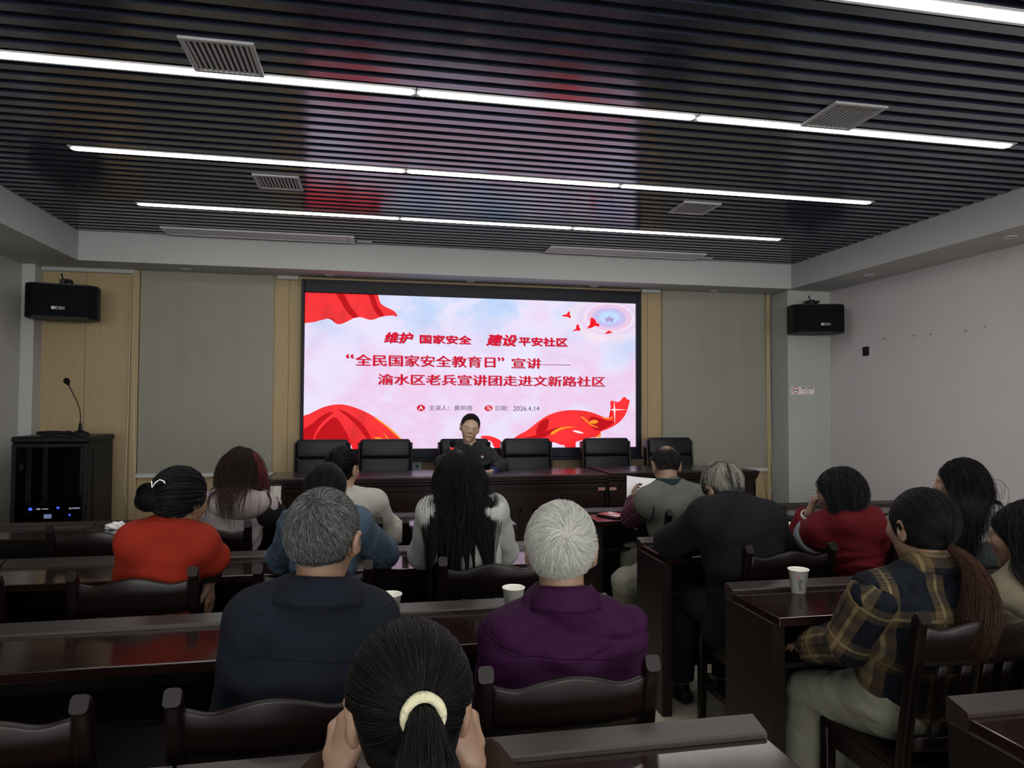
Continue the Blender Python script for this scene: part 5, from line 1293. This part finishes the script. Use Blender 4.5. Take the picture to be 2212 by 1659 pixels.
        for i in range(1, K):
            g = V3(0, 0, -1)*min(.9, .25+.12*i); jit = rnd_*V3(.05, .05, .015)
            if wave: jit = jit+wave*np.stack([np.sin(ph+i*.42), np.cos(ph+i*.37), np.zeros(n)], 1)
            if gather:
                q = cur-s.N; lat = q @ s.u; fw = q @ s.fwd; low = np.clip((s.head[2]+.05-cur[:, 2])/.09, 0, 1)
                jit = jit-gather*low[:, None]*(s.u[None]*(np.sign(lat)*np.clip(np.abs(lat)-gw*ph/6, 0, .1)*6)[:, None]+s.fwd[None]*np.clip(fw+.06, 0, .12)[:, None]*7)
            loc = (cur-s.head) @ s.R; m = (loc[:, 2] < .055) & (loc[:, 1] > .012)
            if m.any(): cur[m] -= s.R[:, 1]*np.minimum(loc[m, 1]-.012, .012)[:, None]
            dr = dr*.62+g*.5+jit; dr /= np.linalg.norm(dr, axis=1, keepdims=True)
            cur = push(cur+dr*step); out.append(cur.copy())
        P = np.stack(out, 1); P[:, 1:-1] = (P[:, :-2]+2*P[:, 1:-1]+P[:, 2:])/4
        q = P-s.N; keep = (np.abs(q @ s.u).max(1) < latmax) & ((q @ s.fwd)[:, K//2:].max(1) < .10); P = P[keep]; n = len(P)
        if locks:       # part the free hair into separate locks
            q = P-s.N; lat = q @ s.u; ed = np.quantile(lat[:, K*2//3], np.sort(np.r_[0, r.uniform(.03, .97, locks-1), 1])); b_ = np.clip(np.searchsorted(ed, lat[:, K*2//3])-1, 0, locks-1)
            cen = ((ed[:-1]+ed[1:])/2*1.05)[b_]; sq = np.clip((s.N[2]-.02-P[..., 2])/.22, 0, 1)*r.uniform(.6, .93, locks)[b_][:, None]
            P = P+((cen[:, None]-lat)*sq)[..., None]*s.u
        ln = 1-r.uniform(0, Lvar, n)
        if zcut is not None:
            lz = ((P-s.head) @ s.R)[..., 2]/s.hs; below = lz < zcut+r.uniform(-.012, .012, (n, 1)); fi = np.where(below.any(1), below.argmax(1), K-1); ln = np.minimum(ln, np.maximum(fi, 3)/(K-1))
        uu = np.linspace(0, 1, K); idx = ln[:, None]*uu[None]*(K-1); i0 = np.minimum(idx.astype(int), K-2); fr = (idx-i0)[..., None]
        P = np.take_along_axis(P, i0[..., None], 1)*(1-fr)+np.take_along_axis(P, i0[..., None]+1, 1)*fr
        col = s.colors(n, pal, seed); V, F, C = strands(P, rad*np.r_[.6, np.ones(K-4), .8, .6, .35], col)
        if tipcol is not None:
            f = np.tile(np.repeat(uu, 3), n)[:, None]**1.5; C = C*(1-f)+V3(*tipcol)*f
        return s.put_hair([(V, F, C), s.cap_part(np.mean([q[1] for q in pal], 0)*.7, th=cap_th, nape=nape, recede=recede, full=full)], mat)

# ---------------------------------------------------------------- who sits where
BLACK = [(5, (.0048, .0046, .005)), (2, (.009, .0078, .0078)), (1, (.016, .0145, .015))]
SEAT = lambda x, r: (x, CY[r]+.175, .53)
# man in the navy jacket
p = Person('grey haired man in a navy jacket seen from behind, centre left', (-0.122, 1.750, 1.138), (-14, -4, 0), (-0.275, 1.740, 0.950), (-0.017, 1.740, 0.932), SEAT(-.2, 'C'), build=1.08, hs=1.0, ear=.007, skin='skin_tan', vox=.0065, bvox=.005, neck=(-0.129, 1.735, 1.028), belly=.02)
p.top('navy_jacket', MAT['navy_cloth'], off=.020, folds=.006, seed=3, freq=17, neckdig=.058)
p.collar('jacket_collar', MAT['navy_cloth'], rt=.070, rb=.112, zt=.030, zb=-.030, th=.005, back=.012)
p.trousers(MAT['dark_trousers'])
p.short_hair(15000, .024, [(4, (.17, .18, .175)), (3, (.09, .095, .095)), (4, (.03, .032, .034))], whorl=(-.02, -.55, .84), lift=.42, nape=-.088, capnape=-.046, th=.003, rad=.00058, cap_col=(.03, .03, .03), base=.003, swirl=.4, seed=1, bald=((-.02, -.55, .84), .03, .16))
# white haired man in purple
p = Person('white haired man in a purple shirt seen from behind, centre', (0.468, 1.720, 1.093), (-13, -5, 0), (0.330, 1.710, 0.879), (0.618, 1.710, 0.872), SEAT(.432, 'C'), build=1.06, ear=.007, skin='skin_warm', vox=.0065, bvox=.005, neck=(0.467, 1.700, 0.984), belly=.02)
p.top('purple_shirt', MAT['purple_cloth'], off=.018, folds=.0075, seed=8, freq=17, squash=(.7, 1, 1.6), neckdig=.058)
p.collar('shirt_collar', MAT['purple_cloth'], rt=.066, rb=.094, zt=.034, zb=-.022, th=.004, back=.010)
p.trousers(MAT['dark_trousers'])
p.short_hair(16000, .042, [(6, (.60, .60, .55)), (3, (.44, .44, .40)), (1, (.24, .235, .215))], whorl=(.10, -.86, .30), lift=.20, nape=-.084, capnape=-.046, th=.008, rad=.0006, cap_col=(.40, .39, .36), base=.010, swirl=.55, seed=2, k=6)
# woman with the cream scrunchie, nearest the viewer
p = Person('woman with a black ponytail in a cream scrunchie, nearest the viewer, chin on hands', (0.047, 0.950, 1.058), (2, -16, 0), (-.125, .80, .865), (.195, .80, .865), SEAT(.02, 'D'), hs=.97, build=.95, skin='skin_warm', vox=.006, bvox=.0042,
    neck=(.038, .84, .945), el=(-.13, 1.10, .80), er=(.235, 1.09, .80), wl=(-.050, 1.035, .936), wr=(.146, 1.03, .936), hdl=(.35, .15, 1), hdr=(-.35, .15, 1), hnl=(.7, .6, -.3), hnr=(-.7, .6, -.3), curll=1.2, curlr=1.2)
p.top('brown_jumper', MAT['brown_knit'], off=.020, f=.97, folds=.003, seed=4, freq=30, neckdig=.052)
p.trousers(MAT['dark_trousers'])
T = p.H(.008, -.122, .010)
p.tied_hair(15000, (.006, -.128, .012), BLACK, th=.012, seed=4, nape=-.085, rad=.0005, drop=.05, bulge=.002,
    tail=[(*T, .016), (*(T+V3(.0, -.035, -.012)), .026), (*(T+V3(.002, -.05, -.06)), .042), (*(T+V3(.0, -.045, -.13)), .050), (*(T+V3(-.004, -.035, -.22)), .042), (*(T+V3(-.004, -.03, -.30)), .018)])
bm = NB()
ax_ = nrm(p.R @ V3(0, -1, -.25)); s1 = nrm(np.cross(ax_, V3(0, 0, 1))); s2 = np.cross(s1, ax_)
for off, rr in ((.000, .022), (-.012, .019)):
    pts = [tuple(T-p.o+ax_*(.006+off)+(s1*math.cos(a)+s2*math.sin(a))*rr) for a in np.linspace(0, 2*PI, 29)[:-1]]
    tube(bm, pts, .0062, 10, closed=True, ups=[tuple(ax_)]*28)
obj('scrunchie', bm, MAT['cream_band'], p.root, True)
# woman in the orange sweater
p = Person('woman in an orange red sweater with a hair bun and white clip, left', (-0.714, 2.800, 1.101), (-27, -10, 6), (-0.840, 2.740, 0.955), (-0.656, 2.800, 0.930), SEAT(-.812, 'B'), hs=.98, build=1.02, skin='skin_tan', bvox=.006, neck=(-0.743, 2.760, 1.009),
    er=(-0.619, 2.860, 0.867), wr=(-0.633, 2.900, 0.772), hdr=(.02, .10, -1), hnr=(-1, .2, 0), curlr=.12, el=(-0.897, 2.860, 0.822), belly=.03)
p.top('orange_sweater', MAT['orange_knit'], off=.024, f=.10, folds=.0055, seed=6, freq=17, squash=(1, 1, 1.2), neckdig=.05)
p.sleeve('black_undersleeve', 1, MAT['black_fabric'], off=.012, f=.82)
p.collar('high_neckband', MAT['orange_knit'], rt=.064, rb=.072, zt=.030, zb=-.02, a0=-180, a1=180, th=.006, dz_front=-.01)
p.trousers(MAT['dark_trousers'])
p.tied_hair(9000, (-.045, -.095, .010), [(5, (.005, .005, .0055)), (2, (.011, .011, .012)), (1, (.028, .029, .031))], th=.022, seed=5, nape=-.10, rad=.0007, bulge=.006, full=True, drop=.1)
p.bun_hair((-.048, -.112, .002), (.050, .036, .052), 520)
bm = NB(); cl = [p.H(*q)-p.o for q in ((-.034, -.135, .062), (-.026, -.139, .054), (-.019, -.140, .038), (-.014, -.138, .058), (-.002, -.132, .072), (.014, -.130, .070), (.022, -.128, .062))]
tube(bm, [tuple(q) for q in cl], .0024, 8); obj('hair_clip', bm, MAT['paper'], p.root, True)
# woman in the pale pink hooded jacket
p = Person('woman with brown red hair in a pale pink hooded jacket with a black sleeve', (-0.680, 3.800, 1.126), (-8, -4, 0), (-0.795, 3.720, 0.935), (-0.554, 3.740, 0.921), SEAT(-.797, 'A'), hs=.98, build=1.05, vox=.008, bvox=.008, neck=(-0.672, 3.740, 1.004), er=(-0.531, 3.980, 0.814), wr=(-0.568, 4.140, 0.835), el=(-0.887, 3.920, 0.786))
p.top('pale_jacket', MAT['pale_pink'], off=.030, f=.95, sleeves='left', folds=.007, seed=3, freq=17, neckdig=.055)
p.sleeve('black_sleeve', 1, MAT['black_fabric'], off=.036, f=.95, folds=.006)
hc = p.N-p.fwd*.085+V3(0, 0, -.035)
p.blob('hood', MAT['pale_pink'], [(s_ell(hc, (.150, .075, .085)), .03), (s_cone(p.N+p.u*.09-p.fwd*.02, p.N-p.u*.09-p.fwd*.02, .05, .05), .04)], vox=.008, warp=[(.006, 16, 6, (.6, 1, 1.5))], dig=[(s_ell(hc+V3(0, .045, .075), (.105, .07, .07)), .02)])
p.trousers(MAT['dark_trousers'])
p.long_hair(6500, .36, [(4, (.014, .0075, .0068)), (2, (.024, .011, .009)), (1, (.010, .0062, .006))], part=(.01, 0), seed=6, rad=.0009, step=.024, clear=.034, th=.014, tipcol=(.040, .024, .017), wave=.12, clump=70, Lvar=.5, arms=False, gather=.55, gw=.10, locks=9, spread=.25, back=.5, colliders=[s_ell(hc, (.150, .078, .087))])
rt = p.sr; pal = [(1, (.10, .014, .018)), (1, (.06, .012, .014))]
q_, d_ = p.scalp(4000, -.05, 0, 11, full=True); m_ = (q_[:, 0] > .045) & (q_[:, 1] > -.05) & (q_[:, 1] < .06); q_ = q_[m_][:420]
tt = np.linspace(0, 1, 12)[None, :, None]; w0 = p.W(q_)[:, None]; out_ = p.R @ V3(1, -.1, 0)
end = w0+np.random.RandomState(2).normal(size=(len(q_), 1, 3))*.012+V3(.035, -.05, -.25)
P_ = w0*(1-tt)+end*tt+out_*(.022*np.sin(tt*PI)+.020)+V3(0, 0, .02)*np.sin(tt*PI); P_[..., 2] += 0
p.put_hair([strands(P_, .0013, p.colors(len(q_), pal, 3))], name='red_hair_streak')
# woman in the white blouse
p = Person('dark haired woman with an updo in a white blouse with puffed sleeve', (-0.170, 3.830, 1.116), (-24, -6, 0), (-0.264, 3.800, 0.944), (-0.004, 3.800, 0.933), SEAT(-.168, 'A'), hs=.96, build=.92, skin='skin_fair', vox=.007, bvox=.007, neck=(-0.150, 3.800, 0.986), er=(0.094, 3.960, 0.743), wr=(0.015, 4.160, 0.795), el=(-0.300, 3.980, 0.756))
p.top('white_blouse', MAT['white_blouse'], off=.022, f=.85, folds=.005, seed=11, freq=30, squash=(2, 2, .6), neckdig=.05, extra=[(s_ell(p.sr+(p.er-p.sr)*.92, (.078, .080, .085)), .04), (s_ell(p.sl+(p.el-p.sl)*.92, (.078, .08, .085)), .04)])
bm = NB(); n_ = 60
for i in (0,):
    pts = [tuple(p.N-p.o+p.u*(.066*math.cos(a))+p.fwd*(.062*math.sin(a))+V3(0, 0, .022+.006*math.sin(a*14))) for a in np.linspace(0, 2*PI, n_+1)[:-1]]
    sweep(bm, pts, rrect(.010, .034, .004), closed=True)
obj('ruffled_collar', bm, MAT['white_blouse'], p.root, True)
p.trousers(MAT['dark_trousers'])
p.tied_hair(3600, (.0, -.10, .040), BLACK, th=.016, seed=8, nape=-.08, rad=.0011, bulge=.006)
p.bun_hair((.0, -.085, .045), (.050, .040, .048), 380, seed=8)
# woman in the denim jacket
p = Person('woman in a blue denim jacket, partly hidden by the grey haired man', (-0.195, 2.880, 1.116), (-3, -8, 0), (-0.291, 2.820, 0.981), (-0.085, 2.820, 0.979), SEAT(-.213, 'B'), hs=.98, build=1.0, bvox=.008, neck=(-0.190, 2.820, 1.032), er=(0.038, 3.030, 0.828), wr=(.02, 3.24, .80), el=(-0.375, 3.050, 0.823), wl=(-.32, 3.24, .80))
p.top('denim_jacket', MAT['denim'], off=.026, f=.95, folds=.0075, seed=5, freq=24, neckdig=.055)
p.collar('denim_collar', MAT['denim'], rt=.068, rb=.10, zt=.02, zb=-.03, th=.005)
p.trousers(MAT['dark_trousers'])
p.tied_hair(3600, (.0, -.112, -.035), BLACK, th=.012, seed=9, nape=-.085, rad=.0010, full=True, tail=[(*p.H(0, -.112, -.035), .012), (*p.H(0, -.14, -.06), .022), (*p.H(0, -.15, -.14), .026), (*p.H(0, -.14, -.24), .014)])
# long haired woman in the white cardigan
p = Person('woman with very long straight black hair in a white cardigan, centre', (0.339, 2.850, 1.166), (-6, -5, 0), (0.234, 2.790, 1.026), (0.467, 2.790, 1.027), SEAT(.443, 'B'), hs=.97, build=.95, skin='skin_fair', bvox=.007, neck=(0.341, 2.800, 1.072), er=(0.561, 3.000, 0.827), wr=(.50, 3.22, .80), el=(0.201, 3.000, 0.824), wl=(.30, 3.22, .80))
p.top('white_cardigan', MAT['white_knit'], off=.022, f=.97, folds=.006, seed=7, freq=22, neckdig=.05, hem=-.11)
p.trousers(MAT['dark_trousers'])
p.long_hair(7500, .64, BLACK, part=(.0, 0), seed=7, rad=.0008, step=.024, clear=.022, th=.012, clump=38, Lvar=.55, back=.6, spread=.24, gather=.55, gw=.145, locks=13, arms=False)
# man in the grey vest
p = Person('man with a bald crown in a grey fleece vest and plaid sleeves reading a paper', (1.669, 3.800, 1.115), (-13, -22, 0), (1.532, 3.700, 0.916), (1.791, 3.700, 0.921), SEAT(1.772, 'A'), hs=1.0, build=1.1, vox=.0075, bvox=.007, skin='skin_warm', neck=(1.653, 3.740, 1.003), el=(1.517, 3.950, 0.799), wl=(1.590, 4.100, 0.871), hdl=(.2, .6, .8), hnl=(.9, .2, .2), curll=.5,
    legdir=(-.62, .78), kl=(1.390, 3.720, 0.471), al=(1.50, 3.98, .09), belly=.05)
p.top('grey_vest', MAT['grey_fleece'], off=.034, sleeves='none', folds=.005, seed=12, freq=16, neckdig=.058, shoff=-.006)
p.collar('vest_collar', MAT['teal_trim'], rt=.068, rb=.080, zt=.050, zb=-.010, a0=-150, a1=330, th=.006)
p.sleeve('plaid_sleeve', -1, MAT['wine_plaid'], off=.024, f=.92); p.sleeve('plaid_sleeve', 1, MAT['wine_plaid'], off=.022, f=.92)
bm = NB()
for sd, sh, u_ in ((-1, p.sl, -p.u), (1, p.sr, p.u)):
    c0 = sh-p.o+u_*.020+V3(0, 0, -.012); pts = [tuple(c0+V3(0, 0, 1)*(.092*math.sin(a))+p.fwd*(.088*math.cos(a))) for a in np.linspace(0, 2*PI, 25)[:-1]]
    tube(bm, pts, .006, 8, closed=True, ups=[tuple(u_)]*24)
obj('armhole_trim', bm, MAT['teal_trim'], p.root, True)
p.trousers(MAT['beige_trousers'], off=.02, folds=.004)
p.short_hair(7000, .022, [(5, (.008, .008, .0095)), (2, (.018, .018, .02)), (1, (.05, .049, .048))], whorl=(0, -.35, .93), lift=.3, nape=-.070, th=0, rad=.0013, seed=10, bald=((.06, -.38, .92), .55, .3), recede=.02)
vest = p
# man in the dark suit
p = Person('grey streaked man in a dark suit leaning over his desk, right of the aisle', (1.527, 2.860, 1.096), (8, -26, -6), (1.379, 2.720, 0.987), (1.658, 2.740, 0.964), (1.66, 2.85, .53), hs=1.0, build=1.1, skin='skin_warm', bvox=.006, neck=(1.523, 2.760, 1.036), el=(1.357, 3.050, 0.826), wl=(1.55, 3.22, .80), er=(1.906, 3.000, 0.767), wr=(1.92, 3.2, .80), belly=.03)
p.top('suit_jacket', MAT['dark_suit'], off=.030, f=.97, folds=.0065, seed=13, freq=18, neckdig=.06)
p.blob('coat_skirt', MAT['dark_suit'], [(s_ecap(p.P+V3(-.06, -.05, .10), p.P+V3(-.15, .02, -.10), (1, 0, 0), (.16, .13), (.075, .12)), .04)], vox=.009, warp=[(.004, 16, 3)], cuts=[((0, 0, .43), (0, 0, -1)), ((0, 2.70, 0), (0, -1, 0))])
p.collar('suit_collar', MAT['dark_suit'], rt=.070, rb=.092, zt=.014, zb=-.03, th=.006)
p.trousers(MAT['dark_trousers'])
p.short_hair(8000, .055, [(5, (.42, .41, .35)), (4, (.012, .012, .013)), (2, (.10, .098, .09))], whorl=(.12, -.62, .78), lift=.06, nape=-.085, th=.008, rad=.0009, cap_col=(.03, .03, .03), base=.008, swirl=.35, seed=12, k=7, streak=((.30, .29, .245), (.008, .008, .009), 7))
# woman in the red sweater with glasses
p = Person('short haired woman in a red sweater and glasses resting her cheek on her fist', (2.044, 2.760, 1.082), (26, -6, -8), (1.992, 2.800, 0.907), (2.151, 2.720, 0.933), (2.27, 2.84, .53), hs=.98, build=1.05, skin='skin_tan', vox=.0065, bvox=.005, neck=(2.033, 2.710, 0.991), el=(2.008, 3.020, 0.818), wl=(1.996, 2.920, 0.959), hdl=(.22, -.12, 1), hnl=(.9, -.45, -.1), curll=1.15, er=(2.36, 2.86, .80), wr=(2.26, 3.14, .80), belly=.03)
p.top('red_sweater', MAT['red_knit'], off=.026, f=.93, folds=.0075, seed=14, freq=20, squash=(.6, .8, 2.2), neckdig=.052)
q0, q1 = p.sl+(p.el-p.sl)*.38, p.sl+(p.el-p.sl)*.92
p.blob('grey_sleeve_panel', MAT['grey_patch'], [(s_cone(q0, q1, .088, .082), .01)], vox=.0065, warp=[(.003, 24, 4)], cuts=[(q0, V3(.5, .8, -.1)), (q0, -(q1-q0))])
p.trousers(MAT['dark_trousers'])
bm = NB(); d1 = nrm(p.wl-p.el); c0 = p.el+(p.wl-p.el)*.95-p.o; s1 = nrm(np.cross(d1, V3(0, 0, 1))); s2 = np.cross(s1, d1)
sweep(bm, [tuple(c0+(s1*math.cos(a)+s2*math.sin(a))*.034) for a in np.linspace(0, 2*PI, 25)[:-1]], rrect(.006, .016, .002), closed=True, ups=[tuple(d1)]*24); obj('white_bracelet', bm, MAT['white_plastic'], p.root, True)
p.long_hair(8500, .26, [(6, (.006, .0057, .0063)), (2, (.013, .012, .0125)), (1, (.04, .039, .04))], part=(.02, 0), seed=13, rad=.0007, step=.016, clear=.02, th=.012, Lvar=.25, back=.30, spread=.3, nape=-.07, gather=1.0, gw=.06, arms=False, zcut=-.048)
bm = NB()
for q in (-1, 1):
    c = V3(q*.033, .112, .000); pts = [tuple(p.H(*(c+V3(.024*math.cos(a), -.004*abs(math.cos(a)), .020*math.sin(a))))-p.o) for a in np.linspace(0, 2*PI, 25)[:-1]]
    tube(bm, pts, .0012, 6, closed=True, ups=[tuple(p.R[:, 1])]*24)
    tube(bm, [tuple(p.H(*v)-p.o) for v in ((q*.057, .108, .006), (q*.074, .085, .008), (q*.084, .03, .010), (q*.086, -.012, .004))], .0014, 6)
tube(bm, [tuple(p.H(*v)-p.o) for v in ((-.010, .112, .004), (0, .115, .007), (.010, .112, .004))], .0012, 6)
obj('glasses', bm, MAT['steel'], p.root, True)
# woman in the plaid shirt
p = Person('woman with a brown ponytail in a navy and tan plaid shirt, right foreground', (1.692, 1.900, 1.089), (2, -4, 0), (1.507, 1.880, 0.875), (1.803, 1.840, 0.866), (1.70, 1.955, .53), hs=1.04, build=1.10, skin='skin_tan', vox=.0055, bvox=.0042, neck=(1.702, 1.880, 0.972), el=(1.488, 1.980, 0.717), wl=(1.47, 2.16, .64), hdl=(.35, .85, -.15), er=(1.90, 1.93, .68), wr=(1.70, 2.16, .64),
    legdir=(-.28, .96), kl=(1.532, 2.240, 0.441), al=(1.50, 2.26, .09))
p.top('plaid_shirt', MAT['navy_tan_plaid'], off=.022, sleeves='none', shoff=.035, folds=.006, seed=15, freq=20, neckdig=.054, hem=-.10)
for sd in (-1, 1): p.sleeve('plaid_sleeve', sd, MAT['navy_tan_plaid'], off=.028, f=.95, folds=.006)
p.collar('shirt_collar', MAT['navy_tan_plaid'], rt=.066, rb=.098, zt=.045, zb=-.012, th=.004, back=.008)
p.trousers(MAT['beige_trousers'], off=.024, folds=.005)
p.k['tail_pal'] = [(4, (.028, .013, .008)), (2, (.048, .024, .014)), (1, (.014, .009, .007))]
T = p.H(-.004, -.110, -.052)
p.tied_hair(13000, (-.004, -.112, -.050), BLACK, th=.013, seed=15, nape=-.085, rad=.00055, drop=.03, recede=-.014, full=False,
    tail=[(*T, .014), (*(T+V3(.022, -.045, -.035)), .026), (*(T+V3(.03, -.065, -.10)), .044), (*(T+V3(.015, -.08, -.18)), .056), (*(T+V3(-.005, -.075, -.25)), .050), (*(T+V3(-.01, -.06, -.30)), .026)])
# long haired woman at the far right
p = Person('woman with long black hair in a dark and pale jacket at the far right', (2.688, 2.780, 1.109), (36, -3, 0), (2.574, 2.740, 0.934), (2.669, 2.600, 0.959), (2.90, 2.86, .53), hs=.98, build=.98, skin='skin_fair', vox=.0065, bvox=.005, neck=(2.636, 2.700, 1.014), el=(2.60, 2.92, .80), wl=(2.66, 3.16, .80), er=(3.0, 2.80, .76), wr=(2.86, 3.12, .80))
p.top('pale_top', MAT['pale_grey'], off=.020, f=.95, folds=.004, seed=16, freq=22, neckdig=.05)
p.blob('dark_yoke', MAT['charcoal_knit'], [(s_ecap(p.S+(p.P-p.S)*.22, p.S+(p.P-p.S)*.42, p.u, (.19, .150), (.19, .148)), .03)], vox=.008)
p.trousers(MAT['dark_trousers'])
p.long_hair(8000, .46, BLACK, part=(.0, 0), seed=16, rad=.00075, step=.021, clear=.032, th=.014, Lvar=.3, back=.75, spread=.2, latmax=.165, gather=.6, gw=.10, arms=False)
# woman in the khaki shirt
p = Person('woman with black hair in a khaki shirt cut off by the right edge', (2.085, 1.900, 1.044), (24, -5, 0), (1.991, 1.860, 0.862), (2.24, 1.80, .935), (2.30, 1.90, .53), hs=1.0, build=1.02, skin='skin_tan', vox=.006, bvox=.0045, neck=(2.12, 1.85, 1.00), el=(2.06, 1.97, .70), wl=(2.14, 2.14, .64), er=(2.44, 1.90, .68), wr=(2.32, 2.12, .64))
p.top('khaki_shirt', MAT['khaki_shirt'], off=.022, f=.95, folds=.008, seed=17, freq=20, neckdig=.054)
p.collar('shirt_collar', MAT['khaki_shirt'], rt=.066, rb=.10, zt=.02, zb=-.03, th=.004)
p.trousers(MAT['dark_trousers'])
p.long_hair(8500, .34, BLACK, part=(.0, 0), seed=17, rad=.0007, step=.016, clear=.03, th=.012, Lvar=.2, back=.6, spread=.25, gather=.6, gw=.10, arms=False, zcut=-.15)
# the lecturer, facing the audience
p = Person('lecturer in a dark olive buttoned jacket seated at the head table facing the audience', (0.810, 6.020, 1.263), (177, -8, -11), (0.984, 6.070, 1.006), (0.695, 6.100, 0.991), (.82, 6.22, .67), hs=1.03, build=1.0, skin='skin_lit', group='lecturer', vox=.0075, bvox=.0055, neck=(0.829, 6.060, 1.082), floor=.14,
    el=(1.072, 5.930, 0.927), wl=(0.978, 5.760, 0.905), hdl=(-.9, -.25, -.05), hnl=(0, -.3, -1), curll=.6, er=(.56, 5.93, .965), wr=(.72, 5.74, .965), hdr=(.8, -.4, -.2), curlr=.6)
p.top('olive_jacket', MAT['olive_jacket'], off=.024, f=.92, folds=.007, seed=18, freq=20, neckdig=.056)
p.collar('jacket_collar', MAT['olive_jacket'], rt=.060, rb=.092, zt=.078, zb=.012, a0=-80, a1=260, th=.005, dz_front=-.03)
p.sleeve('blue_cuff', -1, MAT['blue_shirt'], off=.010, f=1.0)
p.trousers(MAT['dark_trousers'])
p.short_hair(6000, .014, [(5, (.010, .010, .012)), (2, (.02, .02, .022))], whorl=(0, -.3, .95), lift=.4, nape=-.06, th=.006, rad=.0012, seed=18, recede=.040, cap_col=(.010, .010, .012))
def dot(name, c, r, mat, lab=None):
    g = Grid(p.H(*c)-.03, p.H(*c)+.03, .0025); g.put(s_ell(p.H(*c), V3(*r)*p.hs, p.R), .001); v, f = g.mesh(); p.add(name, np_mesh(name, p.local(v), f), mat)
plain('brow_dark', (.06, .045, .038), .7); plain('lip', (.20, .085, .07), .5); plain('eye_dark', (.015, .012, .012), .3)
for q in (-1, 1):
    dot('eyebrow', (q*.031, .0905, .0235), (.0165, .005, .0022), MAT['brow_dark'])
    dot('eye', (q*.030, .0925, -.0010), (.0115, .0028, .0020), MAT['eye_dark'])
dot('mouth_line', (0, .0975, -.0555), (.0185, .0035, .0013), MAT['eye_dark']); dot('lower_lip', (0, .0935, -.061), (.016, .0055, .0045), MAT['lip'])
S0 = p.S-p.o
bm = NB(); c = S0+p.u*(-.085)+p.fwd*.132+V3(0, 0, .012)
lathe(bm, [(0, 0), (.012, 0), (.012, .003), (0, .004)], 20, M=Matrix.Translation(tuple(c)) @ Matrix.Rotation(PI/2, 4, 'X')); bd = obj('lapel_badge', bm, MAT['paper'], p.root)
bm = NB(); box(bm, c[0]-.010, c[0]+.010, c[1]-.006, c[1]-.003, c[2]+.002, c[2]+.012, .001); obj('badge_red_top', bm, MAT['red_ink'], bd)
bm = NB(); cx, cy, cz = S0+p.u*(-.10)+p.fwd*.138+V3(0, 0, -.012)
prism(bm, [(cx-.055, cz), (cx+.055, cz), (cx+.055, cz-.035), (cx+.02, cz-.042), (cx, cz-.052), (cx-.02, cz-.042), (cx-.055, cz-.035)], cy-.012, cy+.006); obj('pocket_flap', bm, MAT['olive_jacket'], p.root)
bm = NB()
for k in range(3): c = S0+p.u*-.015+p.fwd*(.128+.008*min(k, 1))+V3(0, 0, .045-.09*k); lathe(bm, [(0, 0), (.007, 0), (.006, .003), (0, .004)], 14, M=Matrix.Translation(tuple(c)) @ Matrix.Rotation(PI/2, 4, 'X'))
obj('button', bm, MAT['black_plastic'], p.root)
lecturer = p
# sheets of paper in hands
def sheet(loc, rot, w_, h_, label):
    t = empty('paper_sheet', loc, 0, label, 'paper'); t.rotation_euler = rot
    bm = NB(); n = 8; a = []; b = []
    for i in range(n+1):
        x = -w_/2+w_*i/n; y = .012*math.sin(i/n*PI)
        a.append([bm.verts.new((x, y, 0)), bm.verts.new((x, y+.004, h_))]); b.append([bm.verts.new((x, y+.0012, 0)), bm.verts.new((x, y+.0052, h_))])
    for i in range(n):
        bm.faces.new((a[i][0], a[i+1][0], a[i+1][1], a[i][1])); bm.faces.new((b[i][0], b[i][1], b[i+1][1], b[i+1][0]))
        bm.faces.new((a[i][0], b[i][0], b[i+1][0], a[i+1][0])); bm.faces.new((a[i][1], a[i+1][1], b[i+1][1], b[i][1]))
    bm.faces.new((a[0][0], a[0][1], b[0][1], b[0][0])); bm.faces.new((a[n][0], b[n][0], b[n][1], a[n][1]))
    obj('sheet', bm, MAT['paper'], t, True)
wl = vest.wl
sheet((wl[0]+.075, wl[1]+.055, wl[2]-.075), (-.30, .10, -.1), .21, .22, 'white sheet of paper held up by the man in the grey vest')
wl = lecturer.wl
sheet((wl[0]-.10, wl[1]-.06, wl[2]+.0), (-1.0, .25, .6), .09, .09, 'small white paper in the lecturer hand')
